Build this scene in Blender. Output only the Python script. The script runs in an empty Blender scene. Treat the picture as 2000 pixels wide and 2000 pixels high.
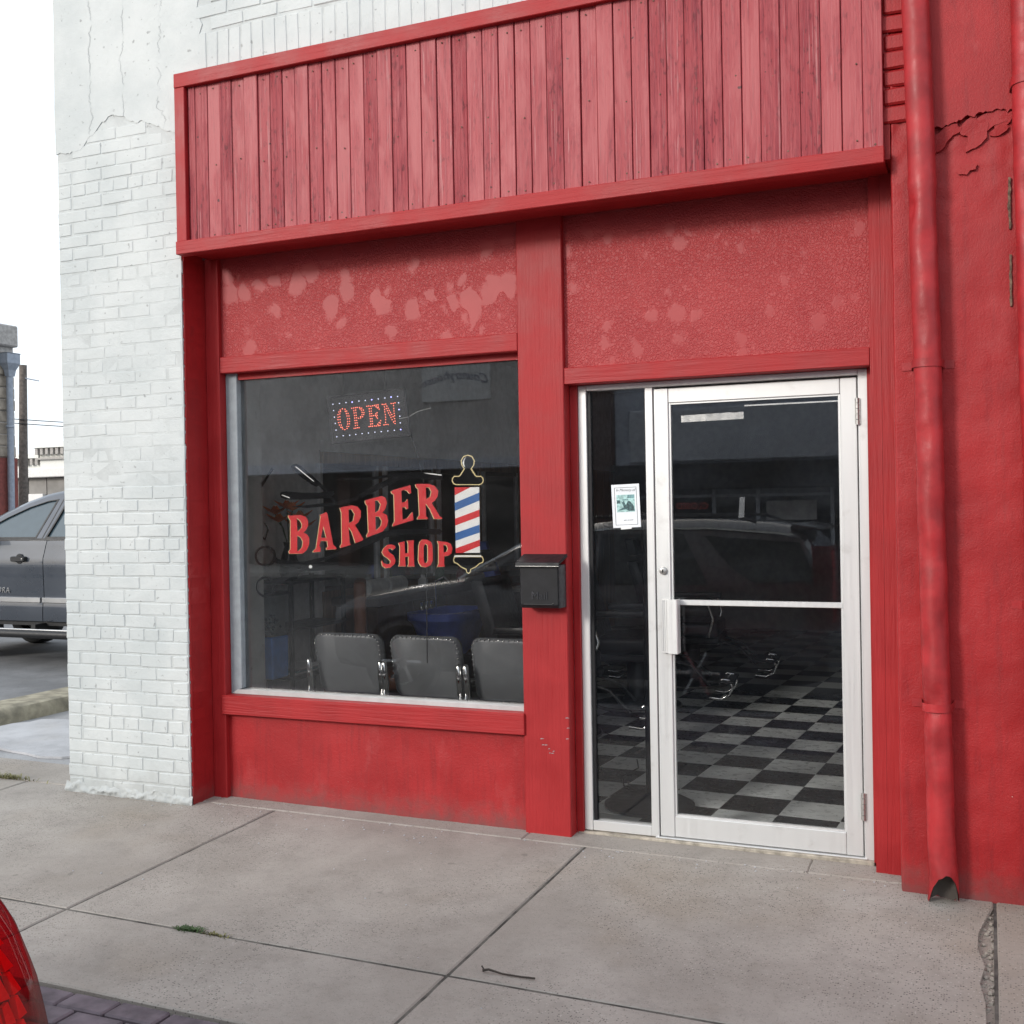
import bpy, bmesh, math, random, json
from mathutils import Vector, Matrix, noise
from mathutils.geometry import tessellate_polygon
random.seed(7)
R = math.radians
SC = bpy.context.scene
COL = SC.collection

# ------------------------------------------------------------------ camera, sky, sun, exposure
cam_d = bpy.data.cameras.new('camera')
cam = bpy.data.objects.new('camera', cam_d); COL.objects.link(cam)
cam_d.sensor_width = 36; cam_d.sensor_fit = 'HORIZONTAL'; cam_d.lens = 36 * 2175.6 / 2000
cam_d.clip_start = 0.05; cam_d.clip_end = 1000
cam.matrix_world = Matrix(((0.9194001, 0.013667, 0.3930861, 1.43171),
                           (0.3929356, 0.0124647, -0.9194815, -4.94427),
                           (-0.0174663, 0.9998289, 0.0060898, 1.62113),
                           (0, 0, 0, 1)))
SC.camera = cam
SUN_EL, SUN_AZ = R(20), R(209)          # azimuth of the place the light comes from, measured from +Y towards +X
wd = bpy.data.worlds.new('World'); SC.world = wd; wd.use_nodes = True
wn = wd.node_tree; bg = wn.nodes['Background']
sky = wn.nodes.new('ShaderNodeTexSky'); sky.sky_type = 'NISHITA'; sky.sun_disc = False
sky.sun_elevation = SUN_EL; sky.sun_rotation = SUN_AZ
sky.air_density = 1.0; sky.dust_density = 4.0; sky.ozone_density = 1.0
veil = wn.nodes.new('ShaderNodeMix'); veil.data_type = 'RGBA'      # thin even cloud over the whole sky
veil.inputs[0].default_value = .78; veil.inputs[7].default_value = (7.1, 7.7, 8.4, 1)
wn.links.new(sky.outputs[0], veil.inputs[6]); wn.links.new(veil.outputs[2], bg.inputs[0]); bg.inputs[1].default_value = 0.15
sun_d = bpy.data.lights.new('sun', 'SUN'); sun_d.energy = 1.5; sun_d.angle = R(11); sun_d.color = (1, 0.97, 0.93)
sun = bpy.data.objects.new('sun', sun_d); COL.objects.link(sun)
to_sun = Vector((math.sin(SUN_AZ) * math.cos(SUN_EL), math.cos(SUN_AZ) * math.cos(SUN_EL), math.sin(SUN_EL)))
sun.rotation_euler = to_sun.to_track_quat('Z', 'Y').to_euler()
SC.view_settings.view_transform = 'Standard'; SC.view_settings.look = 'None'
SC.view_settings.gamma = 1; SC.view_settings.use_curve_mapping = False
SC.view_settings.exposure = 0.40

# ------------------------------------------------------------------ node helpers
def nd(nt, kind, ins=None, **props):
    n = nt.nodes.new('ShaderNode' + kind)
    for k, v in props.items(): setattr(n, k, v)
    for k, v in (ins or {}).items():
        s = n.inputs[k]
        if isinstance(v, bpy.types.NodeSocket): nt.links.new(v, s)
        elif isinstance(v, bpy.types.Node): nt.links.new(v.outputs[0], s)
        else:
            if isinstance(v, (tuple, list)) and len(v) == 3 and s.type == 'RGBA': v = (*v, 1)
            s.default_value = v
    return n
def new_mat(name):
    m = bpy.data.materials.new(name); m.use_nodes = True
    nt = m.node_tree
    return m, nt, nt.nodes['Principled BSDF']
def link(nt, a, b): nt.links.new(a if isinstance(a, bpy.types.NodeSocket) else a.outputs[0], b)
def coords(nt, scale=(1, 1, 1), kind='Object', add=None):
    t = nd(nt, 'TexCoord').outputs[kind]
    if add is not None: t = nd(nt, 'VectorMath', {0: t, 1: add}, operation='ADD').outputs[0]
    return nd(nt, 'Mapping', {'Vector': t, 'Scale': scale}).outputs[0]
def noi(nt, vec, scale=1, detail=4, rough=.55, dist=0):
    return nd(nt, 'TexNoise', {'Vector': vec, 'Scale': scale, 'Detail': detail, 'Roughness': rough, 'Distortion': dist}).outputs[0]
def ramp(nt, v, lo, hi, a=0.0, b=1.0):
    return nd(nt, 'MapRange', {0: v, 1: lo, 2: hi, 3: a, 4: b}, interpolation_type='SMOOTHSTEP').outputs[0]
def math_(nt, op, a, b=0.0, c=0.0): return nd(nt, 'Math', {0: a, 1: b, 2: c}, operation=op).outputs[0]
def mix(nt, f, a, b):
    n = nd(nt, 'Mix', data_type='RGBA')
    for idx, v in ((0, f), (6, a), (7, b)):
        s = n.inputs[idx]
        if isinstance(v, bpy.types.NodeSocket): nt.links.new(v, s)
        else: s.default_value = (*v, 1) if isinstance(v, (tuple, list)) and len(v) == 3 else v
    return n.outputs[2]
def bump(nt, bs, h, strength=.5, dist=.005):
    b = nd(nt, 'Bump', {'Height': h, 'Strength': strength, 'Distance': dist})
    link(nt, b, bs.inputs['Normal']); return b
def objrand(nt): return nd(nt, 'ObjectInfo').outputs['Random']
def randoff(nt):
    r = objrand(nt)
    return nd(nt, 'CombineXYZ', {0: math_(nt, 'MULTIPLY', r, 37.1), 1: math_(nt, 'MULTIPLY', r, 91.7), 2: math_(nt, 'MULTIPLY', r, 53.3)}).outputs[0]

MATS = {}
def simple(name, col, rough=.5, metal=0.0, spec=.5, var=.12, nscale=14, bmp=.15, emit=None, es=0, coat=0):
    """plain material with light colour variation and fine relief"""
    if name in MATS: return MATS[name]
    m, nt, bs = new_mat(name)
    bs.inputs['Roughness'].default_value = rough; bs.inputs['Metallic'].default_value = metal
    bs.inputs['Specular IOR Level'].default_value = spec
    bs.inputs['Coat Weight'].default_value = coat
    c = coords(nt, add=randoff(nt))
    n = noi(nt, c, nscale, 5)
    lo = tuple(x * (1 - var) for x in col); hi = tuple(min(1, x * (1 + var)) for x in col)
    link(nt, mix(nt, ramp(nt, n, .3, .7), lo, hi), bs.inputs['Base Color'])
    if bmp: bump(nt, bs, noi(nt, c, nscale * 7, 4), bmp, .002)
    if rough > .1: link(nt, ramp(nt, noi(nt, c, nscale * 2.3, 4), .3, .7, max(0, rough - .08), min(1, rough + .08)), bs.inputs['Roughness'])
    if emit:
        bs.inputs['Emission Color'].default_value = (*emit, 1); bs.inputs['Emission Strength'].default_value = es
    MATS[name] = m; return m

RED = (0.360, 0.015, 0.017)
RED_D = (0.300, 0.011, 0.013)
def red_board(name, vertical):
    m, nt, bs = new_mat(name)
    st = (65, 65, 3.0) if vertical else (3.0, 65, 65)
    g = noi(nt, coords(nt, st), 1, 6, .62, .4)
    big = noi(nt, coords(nt), 4.5, 4)
    c = mix(nt, ramp(nt, big, .3, .7), RED_D, RED)
    c = mix(nt, ramp(nt, g, .56, .74, 0, .35), c, (.23, .012, .016))
    chips = noi(nt, coords(nt, (1, 1, 1)), 70, 2)
    c = mix(nt, ramp(nt, chips, .80, .83), c, (.55, .45, .42))
    link(nt, c, bs.inputs['Base Color'])
    link(nt, ramp(nt, big, .3, .7, .46, .6), bs.inputs['Roughness'])
    bs.inputs['Specular IOR Level'].default_value = .38
    bump(nt, bs, g, .55, .006)
    MATS[name] = m
red_board('red_board_v', True); red_board('red_board_h', False)

def m_plank():
    m, nt, bs = new_mat('red_plank')
    r = objrand(nt); off = randoff(nt)
    r2 = math_(nt, 'FRACT', math_(nt, 'MULTIPLY', r, 7.31)); r3 = math_(nt, 'FRACT', math_(nt, 'MULTIPLY', r, 23.7))
    g = noi(nt, coords(nt, (75, 75, 2.4), add=off), 1, 7, .65, .8)
    w = noi(nt, coords(nt, (9, 9, 2.2), add=off), 1, 4, .6, .5)
    fl = noi(nt, coords(nt, (60, 60, 22), add=off), 1, 3)
    rough_pl = ramp(nt, r2, .35, .75)                      # weathered planks
    wear = math_(nt, 'MULTIPLY', ramp(nt, w, .38, .6), math_(nt, 'MULTIPLY_ADD', rough_pl, .45, .50))
    base = mix(nt, r3, (.335, .034, .042), (.375, .052, .060))
    c = mix(nt, math_(nt, 'MULTIPLY', wear, ramp(nt, g, .38, .66)), base, (.20, .015, .028))
    c = mix(nt, math_(nt, 'MULTIPLY', rough_pl, .14), c, (.20, .018, .028))
    c = mix(nt, math_(nt, 'MULTIPLY', wear, ramp(nt, fl, .55, .66)), c, (.13, .010, .016))
    hi = noi(nt, coords(nt, (110, 110, 1.6), add=off), 1, 5, .6, .6)
    c = mix(nt, math_(nt, 'MULTIPLY', ramp(nt, hi, .54, .72), .38), c, (.46, .12, .13))  # pale streaks: paint sheen put into the colour, together with wear
    pale = noi(nt, coords(nt, (150, 150, 1.3), add=off), 1, 4, .6, 1.2)
    c = mix(nt, math_(nt, 'MULTIPLY', math_(nt, 'MULTIPLY', ramp(nt, pale, .54, .62), ramp(nt, w, .50, .62)), .65), c, (.52, .24, .235))
    crackl = noi(nt, coords(nt, (210, 210, 5), add=off), 1, 3, .6, .5)
    c = mix(nt, math_(nt, 'MULTIPLY', ramp(nt, crackl, .62, .70), .55), c, (.10, .010, .014))
    nail = noi(nt, coords(nt, (26, 26, 26), add=off), 1, 1)
    c = mix(nt, ramp(nt, nail, .78, .80), c, (.08, .01, .012))
    link(nt, c, bs.inputs['Base Color'])
    link(nt, math_(nt, 'MULTIPLY_ADD', wear, .22, .50), bs.inputs['Roughness'])
    bs.inputs['Specular IOR Level'].default_value = .5
    h = math_(nt, 'ADD', math_(nt, 'MULTIPLY', g, math_(nt, 'MULTIPLY_ADD', rough_pl, .9, .25)), math_(nt, 'MULTIPLY', math_(nt, 'MULTIPLY', wear, fl), .5))
    bump(nt, bs, h, .9, .008)
    MATS['plank'] = m
m_plank()

def m_crackle():
    m, nt, bs = new_mat('red_crackled_panel')
    c = coords(nt)
    wob = nd(nt, 'VectorMath', {0: nd(nt, 'TexNoise', {'Vector': c, 'Scale': 9, 'Detail': 3}).outputs['Color'], 3: .10}, operation='SCALE').outputs[0]
    cell = nd(nt, 'TexVoronoi', {'Vector': nd(nt, 'Mapping', {'Vector': nd(nt, 'VectorMath', {0: c, 1: wob}, operation='ADD').outputs[0], 'Scale': (1.15, 0, .95)}).outputs[0], 'Scale': 8.5}, feature='F1')
    size = ramp(nt, nd(nt, 'SeparateColor', {0: cell.outputs['Color']}).outputs[0], .05, .9, .12, .50)
    size = math_(nt, 'MULTIPLY', size, ramp(nt, nd(nt, 'SeparateXYZ', {0: c}).outputs[0], -.7, -.3, 1.12, .70))
    edge = math_(nt, 'SUBTRACT', cell.outputs['Distance'], size)
    mask = ramp(nt, math_(nt, 'MULTIPLY_ADD', noi(nt, c, 40, 3), .26, edge), .03, .26)                       # 1 = crackled, 0 = smooth patch
    d = nd(nt, 'VectorMath', {0: c, 1: nd(nt, 'VectorMath', {0: nd(nt, 'TexNoise', {'Vector': c, 'Scale': 45, 'Detail': 2}).outputs['Color'], 3: .035}, operation='SCALE').outputs[0]}, operation='ADD').outputs[0]
    v = nd(nt, 'TexVoronoi', {'Vector': d, 'Scale': 66}, feature='DISTANCE_TO_EDGE').outputs[0]
    n = noi(nt, c, 85, 3, .6, 1.0)
    flake = math_(nt, 'ADD', ramp(nt, v, 0, .22), math_(nt, 'MULTIPLY', n, .8))
    h = math_(nt, 'MULTIPLY_ADD', math_(nt, 'MULTIPLY', mask, math_(nt, 'SUBTRACT', flake, 1.15)), 1.0, math_(nt, 'MULTIPLY', noi(nt, c, 25, 3), .12))
    col = mix(nt, ramp(nt, noi(nt, c, 5, 3), .3, .7), (.34, .025, .027), (.375, .033, .034))
    link(nt, col, bs.inputs['Base Color'])
    bs.inputs['Roughness'].default_value = .52
    bump(nt, bs, h, .42, .006)
    MATS['crackle'] = m
m_crackle()

def m_redstucco():
    m, nt, bs = new_mat('red_painted_stucco')
    c = coords(nt)
    big = noi(nt, c, 3.2, 5, .6); mid = noi(nt, c, 22, 5, .6); fine = noi(nt, c, 160, 3)
    col = mix(nt, ramp(nt, big, .3, .7), (.295, .010, .012), (.365, .016, .018))
    br = noi(nt, coords(nt, (40, 40, 4)), 1, 4)
    col = mix(nt, ramp(nt, br, .5, .75, 0, .40), col, (.20, .010, .013))
    run = noi(nt, coords(nt, (14, 14, 1.1)), 1, 5, .65)
    col = mix(nt, ramp(nt, run, .56, .74, 0, .45), col, (.17, .016, .017))
    chalk = noi(nt, coords(nt, (5, 5, 3)), 1, 5, .7)
    col = mix(nt, ramp(nt, chalk, .56, .72, 0, .35), col, (.40, .06, .06))
    z = nd(nt, 'SeparateXYZ', {0: nd(nt, 'NewGeometry').outputs['Position']}).outputs[2]
    splash = math_(nt, 'MULTIPLY', ramp(nt, math_(nt, 'MULTIPLY_ADD', mid, .22, z), .30, .10), ramp(nt, big, .25, .6, .35, .9))
    col = mix(nt, splash, col, (.16, .060, .055))         # road dirt splashed on the foot of the wall
    sp = noi(nt, c, 48, 2)
    col = mix(nt, ramp(nt, sp, .79, .81), col, (.55, .42, .38))
    link(nt, col, bs.inputs['Base Color'])
    link(nt, math_(nt, 'MULTIPLY_ADD', splash, .30, .52), bs.inputs['Roughness'])
    h = math_(nt, 'ADD', math_(nt, 'MULTIPLY', noi(nt, c, 55, 6, .7), .6), math_(nt, 'MULTIPLY', fine, .5))
    bs.inputs['Specular IOR Level'].default_value = .36
    bump(nt, bs, h, .5, .005)
    MATS['redstucco'] = m
m_redstucco()

def m_white(name, per_object, crack, k=1.0):
    m, nt, bs = new_mat(name)
    c = coords(nt, add=randoff(nt)) if per_object else coords(nt)
    w = nd(nt, 'NewGeometry').outputs['Position']
    big = noi(nt, w, 2.4, 5, .6); mid = noi(nt, c, 26, 5, .62); fine = noi(nt, c, 120, 3)
    col = mix(nt, ramp(nt, big, .3, .72), (.485, .515, .512), (.585, .605, .595))
    if k < 1: col = mix(nt, ramp(nt, noi(nt, w, 9, 4), .35, .7, .0, 1 - k), col, (.16, .165, .16))
    pit = noi(nt, w, 34, 3, .5)
    col = mix(nt, ramp(nt, pit, .66, .74, 0, .65), col, (.22, .225, .22))
    z = nd(nt, 'SeparateXYZ', {0: w}).outputs[2]
    grime = math_(nt, 'MULTIPLY', ramp(nt, math_(nt, 'MULTIPLY_ADD', noi(nt, w, 14, 4), .3, z), .42, .2), .55)
    col = mix(nt, grime, col, (.33, .34, .33))
    h = math_(nt, 'ADD', math_(nt, 'MULTIPLY', mid, .8), math_(nt, 'MULTIPLY', fine, .3))
    if crack:
        sx = nd(nt, 'SeparateXYZ', {0: w}).outputs
        zz = nd(nt, 'CombineXYZ', {2: sx[2]}).outputs[0]
        line = None
        for x0, amp, wd_, sc in ((-3.085, .16, .0035, 4.3), (-2.86, .20, .0022, 3.1), (-2.60, .26, .0018, 5.2)):
            wob = math_(nt, 'MULTIPLY_ADD', noi(nt, nd(nt, 'VectorMath', {0: zz, 1: (x0 * 7, 0, 0)}, operation='ADD').outputs[0], sc, 7, .72), amp, x0 - amp * .5)
            l_ = ramp(nt, math_(nt, 'ABSOLUTE', math_(nt, 'SUBTRACT', sx[0], wob)), wd_ * 1.6, wd_ * .3)
            l_ = math_(nt, 'MULTIPLY', l_, ramp(nt, noi(nt, w, 7 + sc, 2), .40, .55, .1, 1))
            line = l_ if line is None else math_(nt, 'MAXIMUM', line, l_)
        col = mix(nt, math_(nt, 'MULTIPLY', line, .75), col, (.34, .36, .36))
        h = math_(nt, 'SUBTRACT', h, math_(nt, 'MULTIPLY', line, 1.2))
    link(nt, col, bs.inputs['Base Color']); bs.inputs['Roughness'].default_value = .62
    bump(nt, bs, h, .5, .007)
    MATS[name] = m
m_white('white_painted_brick', True, False); m_white('white_plaster', False, True); m_white('white_mortar', False, False, .78)

def m_concrete(name, a, b, per=True, agg=1.0):
    m, nt, bs = new_mat(name)
    w = nd(nt, 'NewGeometry').outputs['Position']
    c = coords(nt, add=randoff(nt)) if per else w
    big = noi(nt, w, 1.4, 6, .62); mid = noi(nt, w, 7, 5, .6)
    col = mix(nt, ramp(nt, big, .3, .7), a, b)
    col = mix(nt, ramp(nt, mid, .45, .75, 0, .35), col, tuple(x * .72 for x in a))
    tint = noi(nt, w, .9, 3)
    col = mix(nt, ramp(nt, tint, .50, .70, 0, .5), col, (a[0] * 1.05, a[1] * .97, a[2] * .85))
    v1 = nd(nt, 'TexVoronoi', {'Vector': w, 'Scale': 125, 'Randomness': 1}, feature='F1')
    peb = nd(nt, 'SeparateColor', {0: v1.outputs['Color']}).outputs[0]
    near = ramp(nt, v1.outputs['Distance'], .46, .28)
    dark = math_(nt, 'MULTIPLY', near, ramp(nt, peb, .72, .80)); lite = math_(nt, 'MULTIPLY', near, ramp(nt, peb, .12, .07))
    expo = ramp(nt, noi(nt, w, 1.1, 3), .38, .6, .25, 1)
    col = mix(nt, math_(nt, 'MULTIPLY', math_(nt, 'MULTIPLY', dark, expo), .85 * agg), col, (.075, .065, .058))
    col = mix(nt, math_(nt, 'MULTIPLY', math_(nt, 'MULTIPLY', lite, expo), .45 * agg), col, (.55, .52, .47))
    mot = noi(nt, w, 48, 4, .7)
    col = mix(nt, ramp(nt, mot, .5, .75, 0, .35 * agg), col, tuple(x * .62 for x in a))
    st = noi(nt, w, 11, 2)
    col = mix(nt, ramp(nt, st, .72, .76, 0, .45), col, tuple(x * .5 for x in a))
    gum = nd(nt, 'TexVoronoi', {'Vector': nd(nt, 'VectorMath', {0: w, 1: nd(nt, 'VectorMath', {0: nd(nt, 'TexNoise', {'Vector': w, 'Scale': 30, 'Detail': 2}).outputs['Color'], 3: .03}, operation='SCALE').outputs[0]}, operation='ADD').outputs[0], 'Scale': 4.2}, feature='F1')
    gr = nd(nt, 'SeparateColor', {0: gum.outputs['Color']}).outputs
    spot = math_(nt, 'MULTIPLY', ramp(nt, math_(nt, 'SUBTRACT', gum.outputs['Distance'], math_(nt, 'MULTIPLY', gr[1], .09)), .015, -.01), ramp(nt, gr[0], .62, .66))
    col = mix(nt, math_(nt, 'MULTIPLY', spot, .38), col, tuple(x * .42 for x in a))
    scr = noi(nt, nd(nt, 'Mapping', {'Vector': w, 'Rotation': (0, 0, .5), 'Scale': (2.2, 40, 1)}).outputs[0], 1, 4)
    col = mix(nt, ramp(nt, scr, .70, .80, 0, .22), col, tuple(min(1, x * 1.7) for x in a))
    link(nt, col, bs.inputs['Base Color']); bs.inputs['Roughness'].default_value = .85
    bs.inputs['Specular IOR Level'].default_value = .3
    h = math_(nt, 'ADD', math_(nt, 'MULTIPLY', noi(nt, w, 260, 3), .4), math_(nt, 'MULTIPLY', near, .25 * agg))
    bump(nt, bs, h, .5, .003)
    MATS[name] = m
m_concrete('sidewalk_concrete', (.285, .256, .226), (.375, .342, .306))
m_concrete('pale_concrete', (.36, .36, .37), (.50, .50, .51), agg=.3)
m_concrete('old_concrete', (.27, .27, .275), (.37, .37, .375), agg=.6)
m_concrete('asphalt', (.17, .172, .176), (.25, .252, .256), agg=.5)
m_concrete('street_asphalt', (.05, .05, .052), (.075, .075, .078), agg=.5)
simple('joint_dirt', (.085, .078, .068), .95, var=.6, nscale=12)
simple('paver', (.125, .10, .115), .85, var=.35, nscale=9, bmp=.5)
simple('kerb_concrete', (.30, .27, .20), .85, var=.35, nscale=8, bmp=.5)

def m_alu():
    m, nt, bs = new_mat('brushed_aluminium')
    g = noi(nt, coords(nt, (160, 160, 2)), 1, 3)
    w = nd(nt, 'NewGeometry').outputs['Position']
    grime = ramp(nt, noi(nt, w, 9, 5, .65), .55, .75, 0, .35)
    c = mix(nt, grime, (.68, .68, .67), (.42, .40, .375))
    link(nt, c, bs.inputs['Base Color']); bs.inputs['Metallic'].default_value = .45
    link(nt, ramp(nt, g, .3, .7, .34, .46), bs.inputs['Roughness'])
    bump(nt, bs, g, .1, .001)
    MATS['alu'] = m
m_alu()
simple('mail_letters', (.05, .05, .055), .22, bmp=0)  # paler than the box: highlights of the embossed edges put into the colour
simple('chrome', (.75, .75, .74), .12, 1.0, bmp=0, var=.05)
simple('black_paint', (.010, .010, .012), .5, spec=.3, bmp=.1, var=.2)
simple('black_gloss', (.010, .010, .012), .16, bmp=0, var=.1)
simple('dark_plastic', (.02, .02, .022), .45)
simple('grey_frame', (.26, .29, .31), .55, var=.1, nscale=20)
simple('pale_frame', (.46, .46, .45), .6, var=.08, nscale=12)
simple('weathered_wood', (.36, .32, .26), .8, var=.35, nscale=25, bmp=.5)
simple('rust', (.16, .10, .07), .9, var=.5, nscale=60, bmp=.7)
simple('red_pipe', (.33, .016, .019), .52, spec=.45, var=.22, nscale=9, bmp=.35)
simple('pipe_inside', (.09, .075, .065), .9)
simple('steel', (.45, .44, .42), .4, .8)

def m_glass(name, ior, tint, dust_haze, dust_haze_col=(.5, .5, .5)):
    m, nt, bs = new_mat(name)
    out = nt.nodes['Material Output']; nt.nodes.remove(bs)
    tr = nd(nt, 'BsdfTransparent', {'Color': tint}); gl = nd(nt, 'BsdfGlossy', {'Color': (1, 1, 1), 'Roughness': 0.0})
    fr = nd(nt, 'Fresnel', {'IOR': ior}).outputs[0]
    mx = nd(nt, 'MixShader', {0: fr, 1: tr.outputs[0], 2: gl.outputs[0]})
    w = nd(nt, 'NewGeometry').outputs['Position']
    n = noi(nt, nd(nt, 'Mapping', {'Vector': w, 'Scale': (1, 1, 1.6)}).outputs[0], 3.2, 6, .68)
    spots = ramp(nt, noi(nt, w, 75, 2), .77, .80, 0, .5)
    streak = ramp(nt, noi(nt, nd(nt, 'Mapping', {'Vector': w, 'Scale': (2, 1, 16)}).outputs[0], 1.5, 4), .55, .8, 0, dust_haze * 1.2)
    f = math_(nt, 'ADD', math_(nt, 'ADD', ramp(nt, n, .35, .8, dust_haze * .5, dust_haze * 2.0), streak), math_(nt, 'MULTIPLY', spots, .35))
    df = nd(nt, 'BsdfDiffuse', {'Color': dust_haze_col})
    mx2 = nd(nt, 'MixShader', {0: f, 1: mx.outputs[0], 2: df.outputs[0]})
    link(nt, mx2, out.inputs[0]); MATS[name] = m
m_glass('window_glass', 1.55, (.99, .99, .99), .0060, (.55, .55, .56))
m_glass('door_glass', 1.50, (.985, .99, .995), .0065, (.40, .46, .56))  # bluish film: dust plus painted haze that lifts the dark glass
m_glass('plain_glass', 1.5, (.85, .9, .92), .07, (.7, .74, .76))  # pale film puts the clear box's highlight into the glass colour

# ------------------------------------------------------------------ mesh helpers
class MB:
    def __init__(s): s.v = []; s.f = []; s.m = []
    def quad(s, pts, mi=0):
        k = len(s.v); s.v += [tuple(p) for p in pts]; s.f.append(tuple(range(k, k + len(pts)))); s.m.append(mi); return s
    def box(s, x0, x1, y0, y1, z0, z1, mi=0, top=None):
        k = len(s.v)
        s.v += [(x0, y0, z0), (x1, y0, z0), (x1, y1, z0), (x0, y1, z0), (x0, y0, z1), (x1, y0, z1), (x1, y1, z1), (x0, y1, z1)]
        for f in ((0, 3, 2, 1), (4, 5, 6, 7), (0, 1, 5, 4), (1, 2, 6, 5), (2, 3, 7, 6), (3, 0, 4, 7)):
            s.f.append(tuple(k + i for i in f)); s.m.append(mi)
        return s
    def tube(s, path, r, n=10, mi=0, caps=True):
        P = [Vector(p) for p in path]; rr = r if isinstance(r, (list, tuple)) else [r] * len(P)
        k = len(s.v); up = None
        for i, p in enumerate(P):
            t = (P[min(i + 1, len(P) - 1)] - P[max(i - 1, 0)]).normalized()
            if up is None: up = Vector((0, 0, 1)) if abs(t.z) < .9 else Vector((1, 0, 0))
            a = t.cross(up).normalized(); b = a.cross(t).normalized(); up = b
            for j in range(n):
                g = 2 * math.pi * j / n
                s.v.append(tuple(p + a * math.cos(g) * rr[i] + b * math.sin(g) * rr[i]))
        for i in range(len(P) - 1):
            for j in range(n):
                s.f.append((k + i * n + j, k + i * n + (j + 1) % n, k + (i + 1) * n + (j + 1) % n, k + (i + 1) * n + j)); s.m.append(mi)
        if caps:
            s.f.append(tuple(k + j for j in reversed(range(n)))); s.m.append(mi)
            e = k + (len(P) - 1) * n; s.f.append(tuple(e + j for j in range(n))); s.m.append(mi)
        return s
    def lathe(s, prof, c=(0, 0, 0), n=24, mi=0, axis='z'):
        k = len(s.v); m = len(prof)
        for j in range(n):
            g = 2 * math.pi * j / n
            for r, z in prof:
                p = (r * math.cos(g), r * math.sin(g), z)
                if axis == 'y': p = (p[0], p[2], p[1])
                if axis == 'x': p = (p[2], p[0], p[1])
                s.v.append((p[0] + c[0], p[1] + c[1], p[2] + c[2]))
        for j in range(n):
            for i in range(m - 1):
                a = k + j * m + i; b = k + ((j + 1) % n) * m + i
                s.f.append((a, b, b + 1, a + 1)); s.m.append(mi)
        return s
    def plate(s, outer, holes=(), y0=0.0, y1=.002, mi=0, fn=None, ax='xz'):
        """polygon with holes drawn in (x,z), given thickness from y0 to y1"""
        loops = [[Vector((a, b, 0)) for a, b in l] for l in [outer] + list(holes)]
        flat = [p for l in loops for p in l]
        tris = tessellate_polygon(loops)
        if fn is None: fn = (lambda a, b, d: (a, d, b)) if ax == 'xz' else ((lambda a, b, d: (d, a, b)) if ax == 'yz' else (lambda a, b, d: (a, b, d)))
        k = len(s.v); n = len(flat)
        s.v += [fn(p.x, p.y, y0) for p in flat] + [fn(p.x, p.y, y1) for p in flat]
        for t in tris:
            s.f.append(tuple(k + i for i in t)); s.m.append(mi); s.f.append(tuple(k + n + i for i in reversed(t))); s.m.append(mi)
        o = 0
        for l in loops:
            q = len(l)
            for i in range(q):
                a, b = o + i, o + (i + 1) % q
                s.f.append((k + a, k + b, k + n + b, k + n + a)); s.m.append(mi)
            o += q
        return s
    def loft(s, rings, mi=0, caps=True, closed=True):
        k = len(s.v); n = len(rings[0])
        for r in rings: s.v += [tuple(p) for p in r]
        for i in range(len(rings) - 1):
            for j in range(n if closed else n - 1):
                s.f.append((k + i * n + j, k + i * n + (j + 1) % n, k + (i + 1) * n + (j + 1) % n, k + (i + 1) * n + j)); s.m.append(mi)
        if caps:
            s.f.append(tuple(k + j for j in reversed(range(n)))); s.m.append(mi)
            e = k + (len(rings) - 1) * n; s.f.append(tuple(e + j for j in range(n))); s.m.append(mi)
        return s
    def mesh(s, name, mats, bevel=0, smooth=None, seg=1):
        me = bpy.data.meshes.new(name); me.from_pydata(s.v, [], s.f)
        for i, p in enumerate(me.polygons): p.material_index = s.m[i]
        bm = bmesh.new(); bm.from_mesh(me)
        if smooth is not None: bmesh.ops.remove_doubles(bm, verts=bm.verts, dist=1e-6)
        bmesh.ops.recalc_face_normals(bm, faces=bm.faces)
        if bevel: bmesh.ops.bevel(bm, geom=list(bm.edges), offset=bevel, segments=seg, affect='EDGES', profile=.6, clamp_overlap=True)
        if smooth is not None:
            for f in bm.faces: f.smooth = True
            for e in bm.edges:
                if len(e.link_faces) == 2 and e.calc_face_angle(0) > R(smooth): e.smooth = False
        bm.to_mesh(me); bm.free()
        for m in (mats if isinstance(mats, (list, tuple)) else [mats]): me.materials.append(MATS[m] if isinstance(m, str) else m)
        return me
    def build(s, name, mats, parent=None, bevel=0, smooth=None, loc=None, rot=None, seg=1):
        return put(name, s.mesh(name, mats, bevel, smooth, seg), parent, loc, rot)

def wloc(o):
    l = Vector(o.location)
    while o.parent: o = o.parent; l = l + Vector(o.location)
    return l
def put(name, me, parent=None, loc=None, rot=None):
    """loc is in world coordinates (roots are never rotated here)"""
    o = bpy.data.objects.new(name, me); COL.objects.link(o)
    l = Vector(loc or (0, 0, 0))
    if parent is not None: o.parent = parent; l = l - wloc(parent)
    o.location = l
    if rot: o.rotation_euler = rot
    return o
def tag(o, label=None, cat=None, group=None, kind=None):
    if label: o['label'] = label
    if cat: o['category'] = cat
    if group: o['group'] = group
    if kind: o['kind'] = kind
    return o
def thing(name, label, cat, loc=(0, 0, 0), group=None, rz=0):
    o = bpy.data.objects.new(name, None); COL.objects.link(o); o.location = loc; o.empty_display_size = .1
    o.rotation_euler = (0, 0, rz)
    return tag(o, label, cat, group)
def local(o):    # parts built in the thing's own coordinates
    return lambda mb, name, mats, bevel=0, smooth=None, seg=1: _loc(mb, name, mats, o, bevel, smooth, seg)
def _loc(mb, name, mats, parent, bevel, smooth, seg):
    c = bpy.data.objects.new(name, mb.mesh(name, mats, bevel, smooth, seg)); COL.objects.link(c); c.parent = parent; return c
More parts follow.
